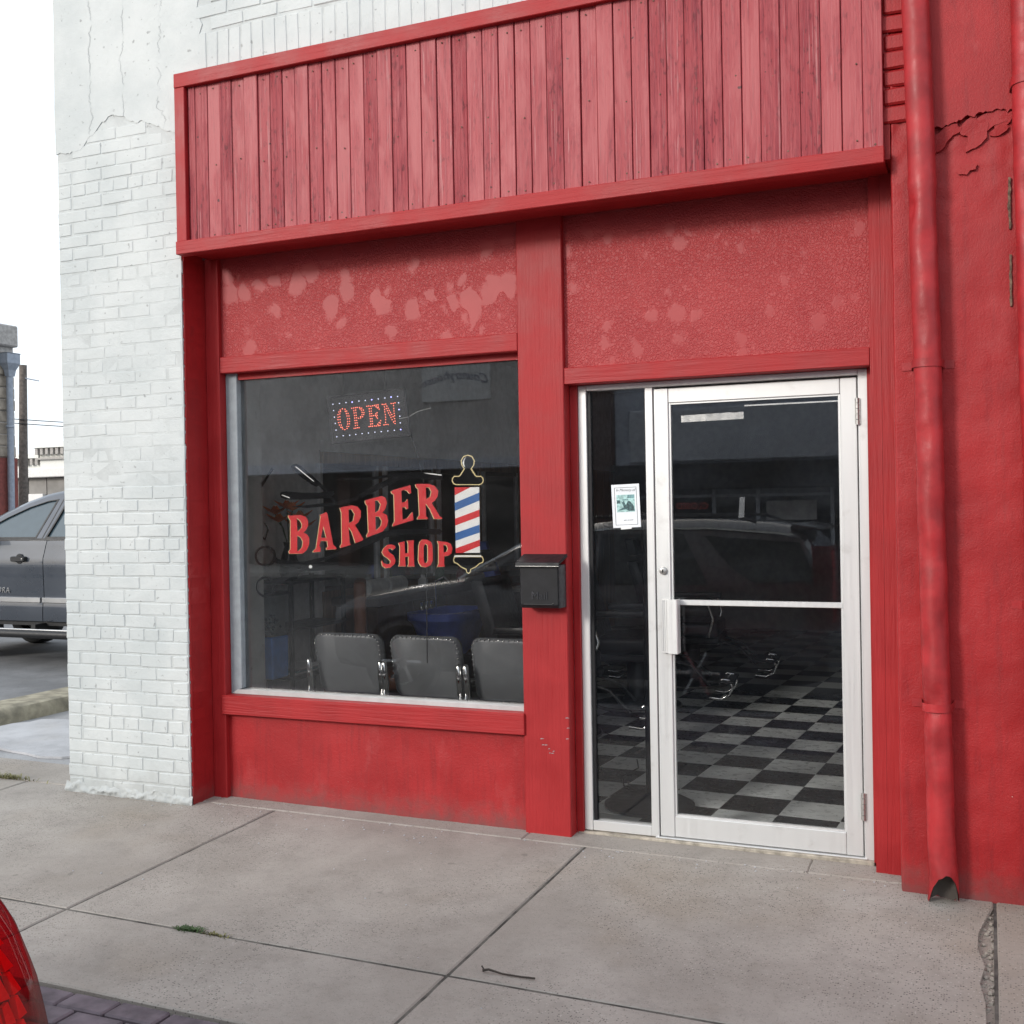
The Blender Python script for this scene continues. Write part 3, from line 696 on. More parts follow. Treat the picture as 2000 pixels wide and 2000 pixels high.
GFX = json.loads(r'''{"letters":[["B",[[-2.032,1.589],[-2.018,1.586],[-1.953,1.589],[-1.921,1.578],[-1.906,1.556],[-1.908,1.529],[-1.922,1.506],[-1.937,1.494],[-1.914,1.484],[-1.901,1.464],[-1.903,1.43],[-1.919,1.4],[-1.945,1.382],[-2.028,1.381],[-2.033,1.395],[-2.022,1.405],[-2.018,1.56],[-2.031,1.577]],[[[-1.979,1.572],[-1.959,1.561],[-1.945,1.539],[-1.948,1.519],[-1.975,1.499]],[[-1.977,1.479],[-1.955,1.469],[-1.941,1.445],[-1.948,1.415],[-1.969,1.397],[-1.979,1.395]]]],["A",[[-1.792,1.602],[-1.785,1.591],[-1.753,1.429],[-1.733,1.412],[-1.735,1.406],[-1.794,1.402],[-1.796,1.412],[-1.785,1.419],[-1.79,1.449],[-1.83,1.449],[-1.84,1.422],[-1.831,1.412],[-1.833,1.392],[-1.878,1.389],[-1.879,1.395],[-1.86,1.41],[-1.828,1.577],[-1.833,1.587]],[[[-1.812,1.528],[-1.795,1.466],[-1.828,1.466]]]],["R",[[-1.708,1.622],[-1.689,1.628],[-1.635,1.635],[-1.601,1.628],[-1.581,1.606],[-1.581,1.574],[-1.598,1.545],[-1.618,1.532],[-1.576,1.468],[-1.569,1.462],[-1.572,1.452],[-1.617,1.437],[-1.638,1.497],[-1.657,1.521],[-1.652,1.439],[-1.645,1.428],[-1.708,1.412],[-1.71,1.422],[-1.699,1.436],[-1.699,1.598]],[[[-1.655,1.614],[-1.635,1.614],[-1.619,1.589],[-1.628,1.555],[-1.654,1.541]]]],["B",[[-1.554,1.659],[-1.534,1.665],[-1.456,1.681],[-1.431,1.671],[-1.424,1.644],[-1.433,1.616],[-1.452,1.594],[-1.425,1.582],[-1.419,1.553],[-1.426,1.524],[-1.454,1.496],[-1.476,1.489],[-1.546,1.467],[-1.549,1.477],[-1.537,1.494],[-1.541,1.632],[-1.552,1.644]],[[[-1.495,1.658],[-1.476,1.657],[-1.461,1.638],[-1.471,1.609],[-1.495,1.593]],[[-1.494,1.576],[-1.469,1.573],[-1.456,1.551],[-1.462,1.527],[-1.493,1.501]]]],["E",[[-1.399,1.703],[-1.38,1.712],[-1.285,1.733],[-1.281,1.692],[-1.291,1.69],[-1.304,1.704],[-1.32,1.71],[-1.338,1.705],[-1.337,1.645],[-1.316,1.648],[-1.302,1.663],[-1.3,1.614],[-1.309,1.61],[-1.319,1.622],[-1.336,1.62],[-1.334,1.557],[-1.307,1.564],[-1.288,1.584],[-1.275,1.596],[-1.271,1.554],[-1.392,1.523],[-1.393,1.532],[-1.381,1.548],[-1.382,1.688],[-1.393,1.692]],[]],["R",[[-1.256,1.736],[-1.243,1.738],[-1.181,1.737],[-1.146,1.726],[-1.126,1.701],[-1.131,1.671],[-1.147,1.651],[-1.165,1.64],[-1.121,1.573],[-1.106,1.563],[-1.108,1.558],[-1.152,1.559],[-1.176,1.61],[-1.199,1.638],[-1.198,1.572],[-1.187,1.564],[-1.189,1.559],[-1.247,1.558],[-1.248,1.565],[-1.236,1.579],[-1.24,1.712],[-1.252,1.722]],[[[-1.197,1.721],[-1.177,1.718],[-1.165,1.697],[-1.172,1.672],[-1.196,1.659]]]],["S",[[-1.378,1.413],[-1.383,1.423],[-1.402,1.43],[-1.426,1.428],[-1.447,1.411],[-1.459,1.39],[-1.448,1.372],[-1.425,1.358],[-1.409,1.344],[-1.412,1.33],[-1.431,1.327],[-1.452,1.334],[-1.459,1.348],[-1.462,1.339],[-1.457,1.318],[-1.439,1.307],[-1.41,1.31],[-1.385,1.33],[-1.38,1.348],[-1.39,1.372],[-1.416,1.39],[-1.424,1.402],[-1.416,1.409],[-1.4,1.407],[-1.395,1.4]],[]],["H",[[-1.36,1.438],[-1.325,1.446],[-1.325,1.432],[-1.324,1.383],[-1.305,1.386],[-1.304,1.432],[-1.309,1.449],[-1.27,1.451],[-1.273,1.432],[-1.272,1.33],[-1.268,1.317],[-1.309,1.316],[-1.304,1.328],[-1.303,1.367],[-1.324,1.366],[-1.322,1.33],[-1.32,1.317],[-1.362,1.317],[-1.356,1.33],[-1.352,1.418]],[]],["O",[[-1.221,1.455],[-1.195,1.454],[-1.172,1.441],[-1.164,1.418],[-1.164,1.349],[-1.177,1.324],[-1.203,1.313],[-1.229,1.317],[-1.244,1.335],[-1.247,1.353],[-1.243,1.423],[-1.236,1.443]],[[[-1.206,1.433],[-1.193,1.427],[-1.191,1.409],[-1.192,1.349],[-1.2,1.335],[-1.213,1.335],[-1.216,1.354],[-1.215,1.418]]]],["P",[[-1.136,1.447],[-1.083,1.441],[-1.06,1.431],[-1.052,1.409],[-1.058,1.384],[-1.076,1.372],[-1.098,1.37],[-1.101,1.331],[-1.096,1.317],[-1.139,1.315],[-1.131,1.333],[-1.129,1.427]],[[[-1.103,1.428],[-1.085,1.425],[-1.078,1.409],[-1.084,1.393],[-1.101,1.388]]]]],"razor":[[[-2.009,1.848],[-2.001,1.861],[-1.974,1.864],[-1.938,1.846],[-1.856,1.781],[-1.818,1.751],[-1.851,1.737],[-1.88,1.749],[-1.94,1.785],[-1.99,1.827]],[[-1.847,1.749],[-1.821,1.752],[-1.781,1.714],[-1.8,1.71]],[[-2.084,1.7],[-2.078,1.713],[-2.045,1.717],[-1.941,1.708],[-1.834,1.706],[-1.756,1.716],[-1.741,1.706],[-1.745,1.691],[-1.775,1.676],[-1.858,1.673],[-1.954,1.669],[-2.052,1.674],[-2.079,1.685]],[[-1.77,1.679],[-1.751,1.683],[-1.733,1.657],[-1.749,1.655]],[[-2.016,1.633],[-1.74,1.655],[-1.623,1.678],[-1.507,1.734],[-1.37,1.785],[-1.281,1.799],[-1.171,1.798],[-1.101,1.789],[-1.091,1.774],[-1.102,1.755],[-1.282,1.762],[-1.348,1.76],[-1.427,1.732],[-1.531,1.69],[-1.623,1.656],[-1.74,1.635],[-1.919,1.625]],[[-1.731,1.778],[-1.529,1.778],[-1.392,1.792],[-1.298,1.8],[-1.348,1.787],[-1.438,1.774],[-1.529,1.766],[-1.691,1.769]]],"razor_shine":[[[-1.984,1.849],[-1.975,1.849],[-1.862,1.766],[-1.87,1.766]],[[-2.073,1.697],[-2.066,1.699],[-2.021,1.684],[-2.022,1.679]],[[-1.21,1.793],[-1.161,1.79],[-1.105,1.782],[-1.107,1.777],[-1.161,1.784]]],"scissor_rings":[[[[-2.118,1.367],[-2.122,1.35],[-2.132,1.333],[-2.148,1.32],[-2.168,1.312],[-2.19,1.309],[-2.212,1.312],[-2.231,1.32],[-2.247,1.333],[-2.257,1.349],[-2.26,1.367],[-2.256,1.385],[-2.245,1.401],[-2.229,1.414],[-2.209,1.423],[-2.187,1.425],[-2.165,1.423],[-2.146,1.414],[-2.13,1.401],[-2.121,1.385]],[[-2.137,1.367],[-2.14,1.354],[-2.148,1.342],[-2.16,1.332],[-2.175,1.326],[-2.192,1.324],[-2.209,1.326],[-2.223,1.332],[-2.235,1.341],[-2.242,1.354],[-2.245,1.367],[-2.242,1.381],[-2.234,1.393],[-2.222,1.403],[-2.207,1.409],[-2.19,1.411],[-2.173,1.409],[-2.159,1.403],[-2.147,1.393],[-2.14,1.381]]],[[[-2.128,1.202],[-2.131,1.184],[-2.141,1.168],[-2.155,1.155],[-2.173,1.146],[-2.194,1.143],[-2.214,1.145],[-2.232,1.153],[-2.246,1.166],[-2.255,1.182],[-2.257,1.2],[-2.254,1.218],[-2.244,1.235],[-2.229,1.248],[-2.211,1.256],[-2.191,1.259],[-2.171,1.257],[-2.153,1.248],[-2.139,1.236],[-2.13,1.22]],[[-2.146,1.202],[-2.149,1.188],[-2.156,1.175],[-2.167,1.165],[-2.182,1.159],[-2.197,1.156],[-2.212,1.158],[-2.226,1.164],[-2.237,1.174],[-2.244,1.187],[-2.246,1.2],[-2.243,1.214],[-2.236,1.227],[-2.225,1.237],[-2.21,1.243],[-2.195,1.246],[-2.18,1.244],[-2.166,1.237],[-2.155,1.228],[-2.148,1.215]]]],"scissors":[[[-2.137,1.386],[-2.108,1.352],[-1.962,1.337],[-1.793,1.368],[-1.558,1.458],[-1.455,1.497],[-1.331,1.511],[-1.123,1.507],[-1.107,1.495],[-1.124,1.478],[-1.287,1.483],[-1.422,1.469],[-1.536,1.428],[-1.699,1.373],[-1.842,1.34],[-1.7,1.336],[-1.502,1.329],[-1.631,1.308],[-1.795,1.292],[-1.927,1.288],[-1.994,1.27],[-2.074,1.231],[-2.136,1.204],[-2.15,1.238],[-2.073,1.259],[-2.011,1.294],[-1.956,1.304],[-2.072,1.314],[-2.143,1.338]]],"pivot":[[-1.886,1.312],[-1.888,1.307],[-1.892,1.304],[-1.897,1.303],[-1.903,1.304],[-1.907,1.307],[-1.908,1.312],[-1.906,1.316],[-1.902,1.32],[-1.897,1.321],[-1.892,1.32],[-1.888,1.316]],"pole_outline":[[[-0.958,1.878],[-0.934,1.87],[-0.92,1.847],[-0.923,1.825],[-0.937,1.807],[-0.916,1.775],[-0.911,1.77],[-0.886,1.77],[-0.874,1.758],[-0.873,1.742],[-0.882,1.729],[-0.897,1.724],[-0.961,1.726],[-0.962,1.726],[-1.026,1.727],[-1.041,1.733],[-1.05,1.747],[-1.048,1.763],[-1.036,1.774],[-1.01,1.773],[-1.005,1.777],[-0.982,1.808],[-0.995,1.827],[-0.998,1.849],[-0.983,1.872],[-0.958,1.878]],[[-0.966,1.281],[-0.955,1.287],[-0.951,1.303],[-0.924,1.314],[-0.902,1.332],[-0.885,1.337],[-0.88,1.35],[-0.885,1.366],[-0.896,1.375],[-0.964,1.375],[-0.965,1.375],[-1.033,1.375],[-1.045,1.365],[-1.05,1.35],[-1.045,1.336],[-1.029,1.331],[-1.006,1.313],[-0.981,1.302],[-0.977,1.287],[-0.966,1.281]]],"pole_black":[[[-0.958,1.873],[-0.937,1.865],[-0.926,1.846],[-0.929,1.826],[-0.945,1.806],[-0.922,1.772],[-0.913,1.765],[-0.888,1.765],[-0.879,1.756],[-0.879,1.743],[-0.887,1.733],[-0.899,1.729],[-0.961,1.73],[-0.962,1.73],[-1.024,1.732],[-1.036,1.737],[-1.044,1.748],[-1.043,1.76],[-1.034,1.769],[-1.008,1.768],[-0.999,1.774],[-0.975,1.807],[-0.989,1.828],[-0.992,1.848],[-0.98,1.867],[-0.958,1.873]],[[-0.966,1.287],[-0.959,1.29],[-0.955,1.306],[-0.927,1.318],[-0.904,1.336],[-0.89,1.34],[-0.885,1.351],[-0.89,1.364],[-0.897,1.365],[-0.964,1.365],[-0.965,1.365],[-1.032,1.365],[-1.04,1.363],[-1.045,1.35],[-1.04,1.34],[-1.026,1.335],[-1.003,1.317],[-0.975,1.306],[-0.973,1.29],[-0.966,1.287]]],"pole_white":[[[-1.034,1.716],[-0.898,1.714],[-0.9,1.387],[-1.034,1.386]],[[-1.041,1.374],[-0.894,1.374],[-0.894,1.367],[-1.044,1.366]],[[-0.968,1.868],[-0.981,1.853],[-0.988,1.838],[-0.983,1.822],[-0.972,1.814],[-0.979,1.831],[-0.978,1.849]]],"pole_red":[[[-1.034,1.716],[-0.946,1.715],[-1.034,1.676]],[[-1.035,1.558],[-0.899,1.602],[-0.899,1.568],[-1.034,1.524]],[[-1.034,1.409],[-0.9,1.452],[-0.9,1.421],[-0.995,1.386],[-1.034,1.386]]],"pole_blue":[[[-1.035,1.638],[-0.898,1.687],[-0.899,1.647],[-1.034,1.598]],[[-1.035,1.486],[-0.9,1.527],[-0.9,1.488],[-1.034,1.447]]],"led_red":[[-1.74,2.153],[-1.724,2.15],[-1.754,2.147],[-1.752,2.139],[-1.762,2.137],[-1.756,2.126],[-1.768,2.123],[-1.768,2.109],[-1.757,2.111],[-1.769,2.096],[-1.756,2.096],[-1.765,2.08],[-1.755,2.082],[-1.76,2.067],[-1.749,2.067],[-1.752,2.055],[-1.743,2.054],[-1.74,2.045],[-1.727,2.041],[-1.713,2.046],[-1.714,2.057],[-1.703,2.057],[-1.709,2.07],[-1.699,2.071],[-1.709,2.083],[-1.697,2.084],[-1.709,2.098],[-1.697,2.098],[-1.712,2.113],[-1.7,2.113],[-1.716,2.126],[-1.705,2.127],[-1.723,2.139],[-1.713,2.14],[-1.682,2.153],[-1.67,2.154],[-1.658,2.155],[-1.648,2.156],[-1.634,2.155],[-1.621,2.151],[-1.631,2.147],[-1.611,2.14],[-1.622,2.14],[-1.67,2.14],[-1.658,2.142],[-1.668,2.127],[-1.656,2.128],[-1.619,2.128],[-1.607,2.126],[-1.666,2.113],[-1.655,2.114],[-1.62,2.115],[-1.609,2.116],[-1.665,2.1],[-1.654,2.101],[-1.641,2.098],[-1.629,2.099],[-1.628,2.106],[-1.616,2.105],[-1.664,2.087],[-1.653,2.087],[-1.662,2.073],[-1.651,2.074],[-1.661,2.059],[-1.65,2.061],[-1.67,2.045],[-1.659,2.046],[-1.649,2.048],[-1.639,2.047],[-1.589,2.159],[-1.577,2.16],[-1.565,2.158],[-1.554,2.16],[-1.543,2.161],[-1.532,2.162],[-1.521,2.163],[-1.533,2.153],[-1.519,2.151],[-1.525,2.147],[-1.515,2.14],[-1.575,2.145],[-1.563,2.146],[-1.574,2.131],[-1.563,2.132],[-1.572,2.118],[-1.561,2.119],[-1.528,2.122],[-1.535,2.116],[-1.571,2.106],[-1.56,2.106],[-1.549,2.108],[-1.538,2.108],[-1.527,2.108],[-1.533,2.1],[-1.526,2.093],[-1.57,2.092],[-1.559,2.092],[-1.568,2.078],[-1.558,2.078],[-1.567,2.064],[-1.557,2.065],[-1.507,2.079],[-1.516,2.07],[-1.51,2.066],[-1.524,2.061],[-1.512,2.054],[-1.578,2.051],[-1.567,2.052],[-1.556,2.052],[-1.544,2.053],[-1.534,2.052],[-1.522,2.053],[-1.496,2.164],[-1.485,2.163],[-1.475,2.165],[-1.483,2.15],[-1.468,2.154],[-1.482,2.136],[-1.472,2.141],[-1.461,2.142],[-1.481,2.124],[-1.465,2.129],[-1.454,2.13],[-1.478,2.11],[-1.459,2.117],[-1.447,2.119],[-1.477,2.096],[-1.451,2.105],[-1.439,2.108],[-1.477,2.083],[-1.445,2.094],[-1.432,2.096],[-1.478,2.069],[-1.438,2.081],[-1.423,2.086],[-1.487,2.056],[-1.475,2.057],[-1.463,2.057],[-1.43,2.069],[-1.421,2.073],[-1.421,2.06],[-1.442,2.166],[-1.43,2.166],[-1.419,2.168],[-1.428,2.154],[-1.427,2.139],[-1.426,2.126],[-1.425,2.113],[-1.423,2.1]],"led_white":[[-1.799,2.181],[-1.758,2.183],[-1.717,2.185],[-1.637,2.189],[-1.598,2.19],[-1.519,2.194],[-1.479,2.197],[-1.403,2.201],[-1.398,2.167],[-1.392,2.097],[-1.39,2.062],[-1.426,2.025],[-1.465,2.023],[-1.505,2.021],[-1.543,2.02],[-1.582,2.017],[-1.621,2.015],[-1.66,2.013],[-1.698,2.01],[-1.738,2.009],[-1.778,2.005],[-1.782,2.041],[-1.786,2.077],[-1.791,2.111],[-1.795,2.146]],"led_blue":[[-1.679,2.186],[-1.559,2.192],[-1.442,2.2],[-1.396,2.132],[-1.388,2.027]],"led_box":[[-1.833,2.218],[-1.367,2.239],[-1.338,1.995],[-1.808,1.971]]}''')
simple('sign_red', (.62, .012, .020), .35, bmp=0, var=.06)
simple('sign_yellow', (.75, .62, .30), .4, bmp=0, var=.05)
simple('sign_white', (.80, .80, .78), .4, bmp=0, var=.04)
simple('sign_blue', (.02, .12, .36), .4, bmp=0, var=.05)
simple('sign_black', (.006, .006, .007), .85, spec=.05, bmp=0, var=.05)
YG = .0945
for ch, outer, holes in GFX['letters']:
    mb = MB().plate(outer, holes, YG, YG + .0006, 0)
    off = lambda l: [(a - .0042, b - .0012) for a, b in l]
    mb.plate(off(outer), [off(h) for h in holes], YG + .0007, YG + .0012, 1)
    mb.build('painted_letter', ['sign_red', 'sign_yellow'], pane)
mb = MB()
for p in GFX['razor_shine']: mb.plate(p, (), YG, YG + .0005, 1)
for k_, p in enumerate(GFX['razor']): mb.plate(p, (), YG + .0014 + .0005 * k_, YG + .0017 + .0005 * k_, 0)
mb.build('painted_razor', ['sign_black', 'sign_white'], pane)
mb = MB().plate(GFX['pivot'], (), YG, YG + .0005, 1)
for p in GFX['scissors']: mb.plate(p, (), YG + .0046, YG + .0049, 0)
for k_, (o_, i_) in enumerate(GFX['scissor_rings']): mb.plate(o_, [i_], YG + .0051 + .0005 * k_, YG + .0054 + .0005 * k_, 0)
mb.build('painted_scissors', ['sign_black', 'sign_white'], pane)
mb = MB()
mb.plate(GFX['pole_white'][2], (), YG, YG + .0003, 2)
for p in GFX['pole_black']: mb.plate(p, (), YG + .0004, YG + .0008, 0)
for p in GFX['pole_red']: mb.plate(p, (), YG, YG + .0004, 3)
for p in GFX['pole_blue']: mb.plate(p, (), YG, YG + .0004, 4)
mb.plate(GFX['pole_white'][0], (), YG + .0006, YG + .0009, 2); mb.plate(GFX['pole_white'][1], (), YG + .0001, YG + .0003, 2)
for p in GFX['pole_outline']: mb.plate(p, (), YG + .0011, YG + .0014, 1)
mb.build('painted_barber_pole', ['sign_black', 'sign_yellow', 'sign_white', 'sign_red', 'sign_blue'], pane)
# crack running through the upper pane
mb = MB()
mb.tube([(-1.345, .0948, 2.075), (-1.29, .0948, 2.082), (-1.24, .0948, 2.106), (-1.16, .0948, 2.122)], .0007, 4)
mb.build('glass_crack', 'sign_white', pane)

# door, side light and their frame
DY = .104
board(-.371, -.330, DY - .006, DY + .05, .057, 2.186, 'door_frame', 'alu', sf, .002)
board(-.040, -.003, DY - .004, DY + .05, .057, 2.160, 'door_frame', 'alu', sf, .002)
board(.9175, .958, DY - .006, DY + .05, .050, 2.186, 'door_frame', 'alu', sf, .002)
board(-.3295, .917, DY - .005, DY + .05, 2.1605, 2.187, 'door_frame', 'alu', sf, .002)
board(-.3295, -.0405, DY - .003, DY + .05, .057, .104, 'door_frame', 'alu', sf, .002)
MB().box(-.325, -.312, DY + .006, DY + .03, .104, 2.16).build('glazing_bead', 'black_paint', sf)
MB().box(-.327, -.042, DY + .020, DY + .026, .100, 2.165).build('side_pane', 'door_glass', sf)
MB().box(-.404, -.3712, .080, .13, .03, 2.187).build('jamb_lining', 'red_board_v', sf)
MB().box(.9585, .99, .078, .13, .01, 2.187).build('jamb_lining', 'red_board_v', sf)
MB().box(-.40, .97, .078, .17, .012, .053).build('threshold', 'weathered_wood', sf, bevel=.004)
MB().box(-.02, .93, .090, .17, .0535, .0600).build('threshold_plate', 'alu', sf, bevel=.002)
door = MB().box(.002, .070, DY, DY + .044, .063, 2.152).build('door', 'alu', sf, bevel=.0025)
board(.842, .912, DY, DY + .044, .063, 2.152, 'stile', 'alu', door, .0025)
board(.0715, .8405, DY + .001, DY + .043, 2.084, 2.151, 'rail', 'alu', door, .0025)
board(.0715, .8405, DY + .001, DY + .043, .064, .160, 'rail', 'alu', door, .0025)
board(.0715, .8405, DY + .006, DY + .036, 1.144, 1.168, 'push_bar', 'alu', door, .002)
for a, b, c, d in ((.0705, .0795, .1605, 2.0835), (.8325, .8415, .1605, 2.0835), (.0800, .832, .1605, .168), (.0800, .832, 2.076, 2.0835)):
    MB().box(a, b, DY + .009, DY + .032, c, d).build('glazing_bead', 'alu', door)
MB().box(.078, .834, DY + .018, DY + .024, .165, 2.079).build('pane', 'door_glass', door)
hd = MB().plate([(.030, DY - .010), (.030, DY - .016), (.062, DY - .020), (.066, DY - .046), (.108, DY - .050), (.112, DY - .046), (.112, DY + .002), (.106, DY + .002), (.106, DY - .042), (.070, DY - .040), (.066, DY - .010)], y0=.923, y1=1.174, ax='xy').build('pull_handle', 'alu', door)
mb = MB()
for x in (.034, .043, .052): mb.tube([(x, DY - .018, .93), (x, DY - .018, 1.168)], .0022, 6)
mb.build('handle_ribs', 'alu', door)
MB().lathe([(0, DY - .016), (.010, DY - .016), (.017, DY - .012), (.019, DY - .002), (.019, DY + .004)], (.036, 0, 1.304), 20, axis='y').build('lock_cylinder', 'steel', door, smooth=40)
MB().box(.033, .039, DY - .018, DY - .014, 1.296, 1.312).build('keyhole', 'black_paint', door)
for z0, z1, m_ in ((1.943, 2.062, 'steel'), (.223, .345, 'steel')):
    mb = MB()
    for k in range(5):
        h = (z1 - z0) / 5
        mb.lathe([(0, 0), (.0085, .001), (.0085, h - .002), (0, h - .001)], (.916, DY - .012, z0 + k * h), 10)
    mb.box(.905, .928, DY - .012, DY - .0065, z0 + .004, z1 - .004)
    mb.build('hinge', m_, door, smooth=40)
# strip of crumpled silver tape inside the door pane
mb = MB(); n = 24
for i in range(n + 1):
    x = .125 + .29 * i / n; w = .003 * fbm(x * 40, 1, 1)
    mb.v += [(x, DY + .026 + w + .003, 1.992 + .06 * (x - .1) * .2), (x, DY + .028 + w * .5, 2.024 + .012 * (x - .1) + .004 * fbm(x * 25, 4, 4))]
for i in range(n): mb.f.append((2 * i, 2 * i + 2, 2 * i + 3, 2 * i + 1)); mb.m.append(0)
tag(mb.build('tape_strip', 'steel', smooth=30), 'crumpled silver tape stuck inside the top of the door glass', 'tape')
mb = MB().box(.42, .83, DY + .0245, DY + .027, 2.052, 2.058)
mb.build('weather_strip', 'steel', door)
simple('vinyl_dim', (.12, .125, .13), .4)
tag(MB().plate([(.385, 1.545), (.410, 1.548), (.415, 1.64), (.392, 1.64)], y0=DY + .0245, y1=DY + .0252).build('sticker_strip', 'vinyl_dim'), 'narrow grey sticker on the door glass above the push bar', 'sticker')

# memorial leaflet on the side light
fl = thing('leaflet', 'white memorial leaflet with a portrait photo taped to the narrow side window', 'leaflet', (-.15, DY + .018, 1.503))
simple('paper', (.78, .80, .82), .7, bmp=0, var=.03)
simple('photo_pale', (.36, .56, .54), .6, bmp=0, var=.3, nscale=90)
simple('photo_dark', (.045, .10, .105), .6, bmp=0, var=.6, nscale=120)
simple('photo_mid', (.14, .27, .28), .6, bmp=0, var=.5, nscale=120)
simple('ink', (.03, .03, .035), .6, bmp=0)
yp = DY + .0190
def lf(a, b): return (-.2185 + .137 * a + .010 * (1 - b) * 0 + .007 * (1 - b), 1.504 + .205 * b + .004 * a)
P_ = lambda l: [lf(a, b) for a, b in l]
MB().plate(P_([(0, 0), (1, 0), (1, 1), (0, 1)]), (), yp, yp + .0006).build('sheet', 'paper', fl)
o_ = P_([(.10, .06), (.90, .06), (.90, .93), (.10, .93)]); i_ = P_([(.115, .068), (.885, .068), (.885, .922), (.115, .922)])
MB().plate(o_, [i_], yp - .0004, yp - .0001).build('border', 'ink', fl)
ph = MB().plate(P_([(.17, .36), (.82, .36), (.82, .76), (.17, .76)]), (), yp - .0004, yp - .0001).build('photo', 'photo_pale', fl)
mb = MB().plate(P_([(.20, .40), (.42, .47), (.36, .58), (.42, .62), (.50, .52), (.58, .62), (.66, .60), (.78, .50), (.81, .38), (.60, .38), (.50, .42)]), (), yp - .0008, yp - .0005, 0)
mb.plate(P_([(.18, .56), (.30, .56), (.29, .64), (.18, .64)]), (), yp - .0008, yp - .0005, 0).plate(P_([(.56, .68), (.81, .68), (.81, .745), (.56, .75)]), (), yp - .0008, yp - .0005, 1)
mb.plate(P_([(.40, .63), (.58, .63), (.60, .655), (.40, .655)]), (), yp - .0008, yp - .0005, 1)
mb.build('photo_figure', ['photo_dark', 'photo_mid'], ph)
put('lettering', text_mesh('In Memory of', .017, lambda a, b, c: (lf(.5, .86)[0] + a, yp - .0004 - c * .2, lf(.5, .84)[1] + b), 'ink', .0004, .35), fl)
mb = MB()
for a, w in ((.40, .10), (.53, .06), (.60, .14)): mb.plate(P_([(a, .163), (a + w, .166), (a + w, .178), (a, .174)]), (), yp - .0004, yp - .0001)
mb.build('script_line', 'ink', fl)
MB().plate(P_([(.28, -.045), (.66, -.03), (.68, .012), (.28, .004)]), (), yp - .0009, yp - .0006).build('tape_tab', 'sign_white', fl)

# ------------------------------------------------------------------ mailbox
mbx = thing('mailbox', 'black metal wall mailbox with sloping lid on the red post', 'mailbox', (-.50, -.05, 1.13))
S = lambda x0, x1, prof: [[(x0, y, z) for y, z in prof], [(x1, y, z) for y, z in prof]]
prof = [(-.001, 1.135), (-.085, 1.135), (-.100, 1.150), (-.100, 1.338), (-.001, 1.338)]
MB().loft(S(-.604, -.412, prof)).build('body', 'black_paint', mbx, bevel=.003)
lid = [(-.001, 1.386), (-.020, 1.385), (-.118, 1.351), (-.120, 1.333), (-.112, 1.333), (-.110, 1.341), (-.001, 1.372)]
MB().loft(S(-.620, -.400, lid)).build('lid', 'black_paint', mbx, bevel=.0015)
MB().box(-.618, -.402, -.1215, -.1195, 1.3325, 1.336).build('lid_lip', 'steel', mbx)
MB().box(-.4115, -.4085, -.103, -.001, 1.136, 1.338).build('side_plate', 'black_gloss', mbx, bevel=.001)
put('lettering', text_mesh('Mail', .052, lambda a, b, c: (-.506 + a, -.1005 - c, 1.178 + b), 'mail_letters', .003), mbx)
mb = MB().tube([(-.597, -.101, 1.162), (-.587, -.103, 1.154), (-.445, -.103, 1.154), (-.435, -.102, 1.162)], .0022, 6)
mb.build('newspaper_wire', 'black_gloss', mbx)

# ------------------------------------------------------------------ downpipes
def downpipe(label, base, top, seed, straps, outlet=True):
    t = thing('downpipe', label, 'downpipe', base, 'red downpipes on the rendered wall')
    b = Vector(base); d = Vector(top) - b; n = 110; k = 28
    rings = []; dents = [(random.Random(seed + i).uniform(.03, .62), random.Random(seed * 3 + i).uniform(3.4, 5.6), random.Random(seed * 7 + i).uniform(.005, .014), random.Random(seed * 11 + i).uniform(.004, .012)) for i in range(20)]
    for i in range(n + 1):
        s = i / n; c = b + d * s; rr = .052
        c.x += .006 * fbm(s * 7, seed, 0); c.y += .004 * fbm(s * 6, seed, 3)
        ring = []
        for j in range(k):
            g = 2 * math.pi * j / k; r = rr
            for (ds, dg, amp, wd) in dents:
                e = (s - ds) / wd; q = (g - dg + math.pi) % (2 * math.pi) - math.pi
                if abs(e) < 1.6 and abs(q) < .75: r -= amp * (1 - abs(e) / 1.6) * (1 - abs(q) / .75) * 1.25
            lo = s < .10
            if lo: r *= 1 + .10 * math.sin(g * 3 + s * 60) * (.10 - s) / .10 + (.10 * (.03 - s) / .03 if s < .03 else 0)
            if abs(s - .215) < .003 or abs(s - .62) < .003: r *= 1.05
            ring.append((c.x + r * math.cos(g), c.y + r * math.sin(g), c.z + (0.012 * fbm(math.cos(g) * 3, math.sin(g) * 3, 1) if i == 0 else 0) + (.13 * max(0, -math.sin(g) * .85 + .25 * math.cos(g)) * max(0, 1 - i / 5))))
        rings.append(ring)
    MB().loft(rings, caps=False).build('pipe', 'red_pipe', t, smooth=50)
    ins = [[(b.x + (x - b.x) * .93, b.y + (y - b.y) * .93, z + .0015) for x, y, z in r] for r in rings[:16]]
    MB().loft(list(reversed(ins)), caps=False).build('pipe_bore', 'pipe_inside', t, smooth=50)
    for z in straps:
        s = (z - b.z) / d.z; c = b + d * s; mb = MB(); pts = []
        for j in range(17):
            g = math.pi + math.pi * j / 16; pts.append((c.x + .0565 * math.cos(g), c.y + .0565 * math.sin(g)))
        pts = [(c.x - .098, YR - .004), (c.x - .062, YR - .004)] + pts + [(c.x + .062, YR - .004), (c.x + .098, YR - .004)]
        mb.v += [(x, y, z - .016) for x, y in pts] + [(x, y, z + .016) for x, y in pts]; m = len(pts)
        for i in range(m - 1): mb.f.append((i, i + 1, m + i + 1, m + i)); mb.m.append(0)
        mb.build('strap', 'red_pipe', t, smooth=40)
    return t
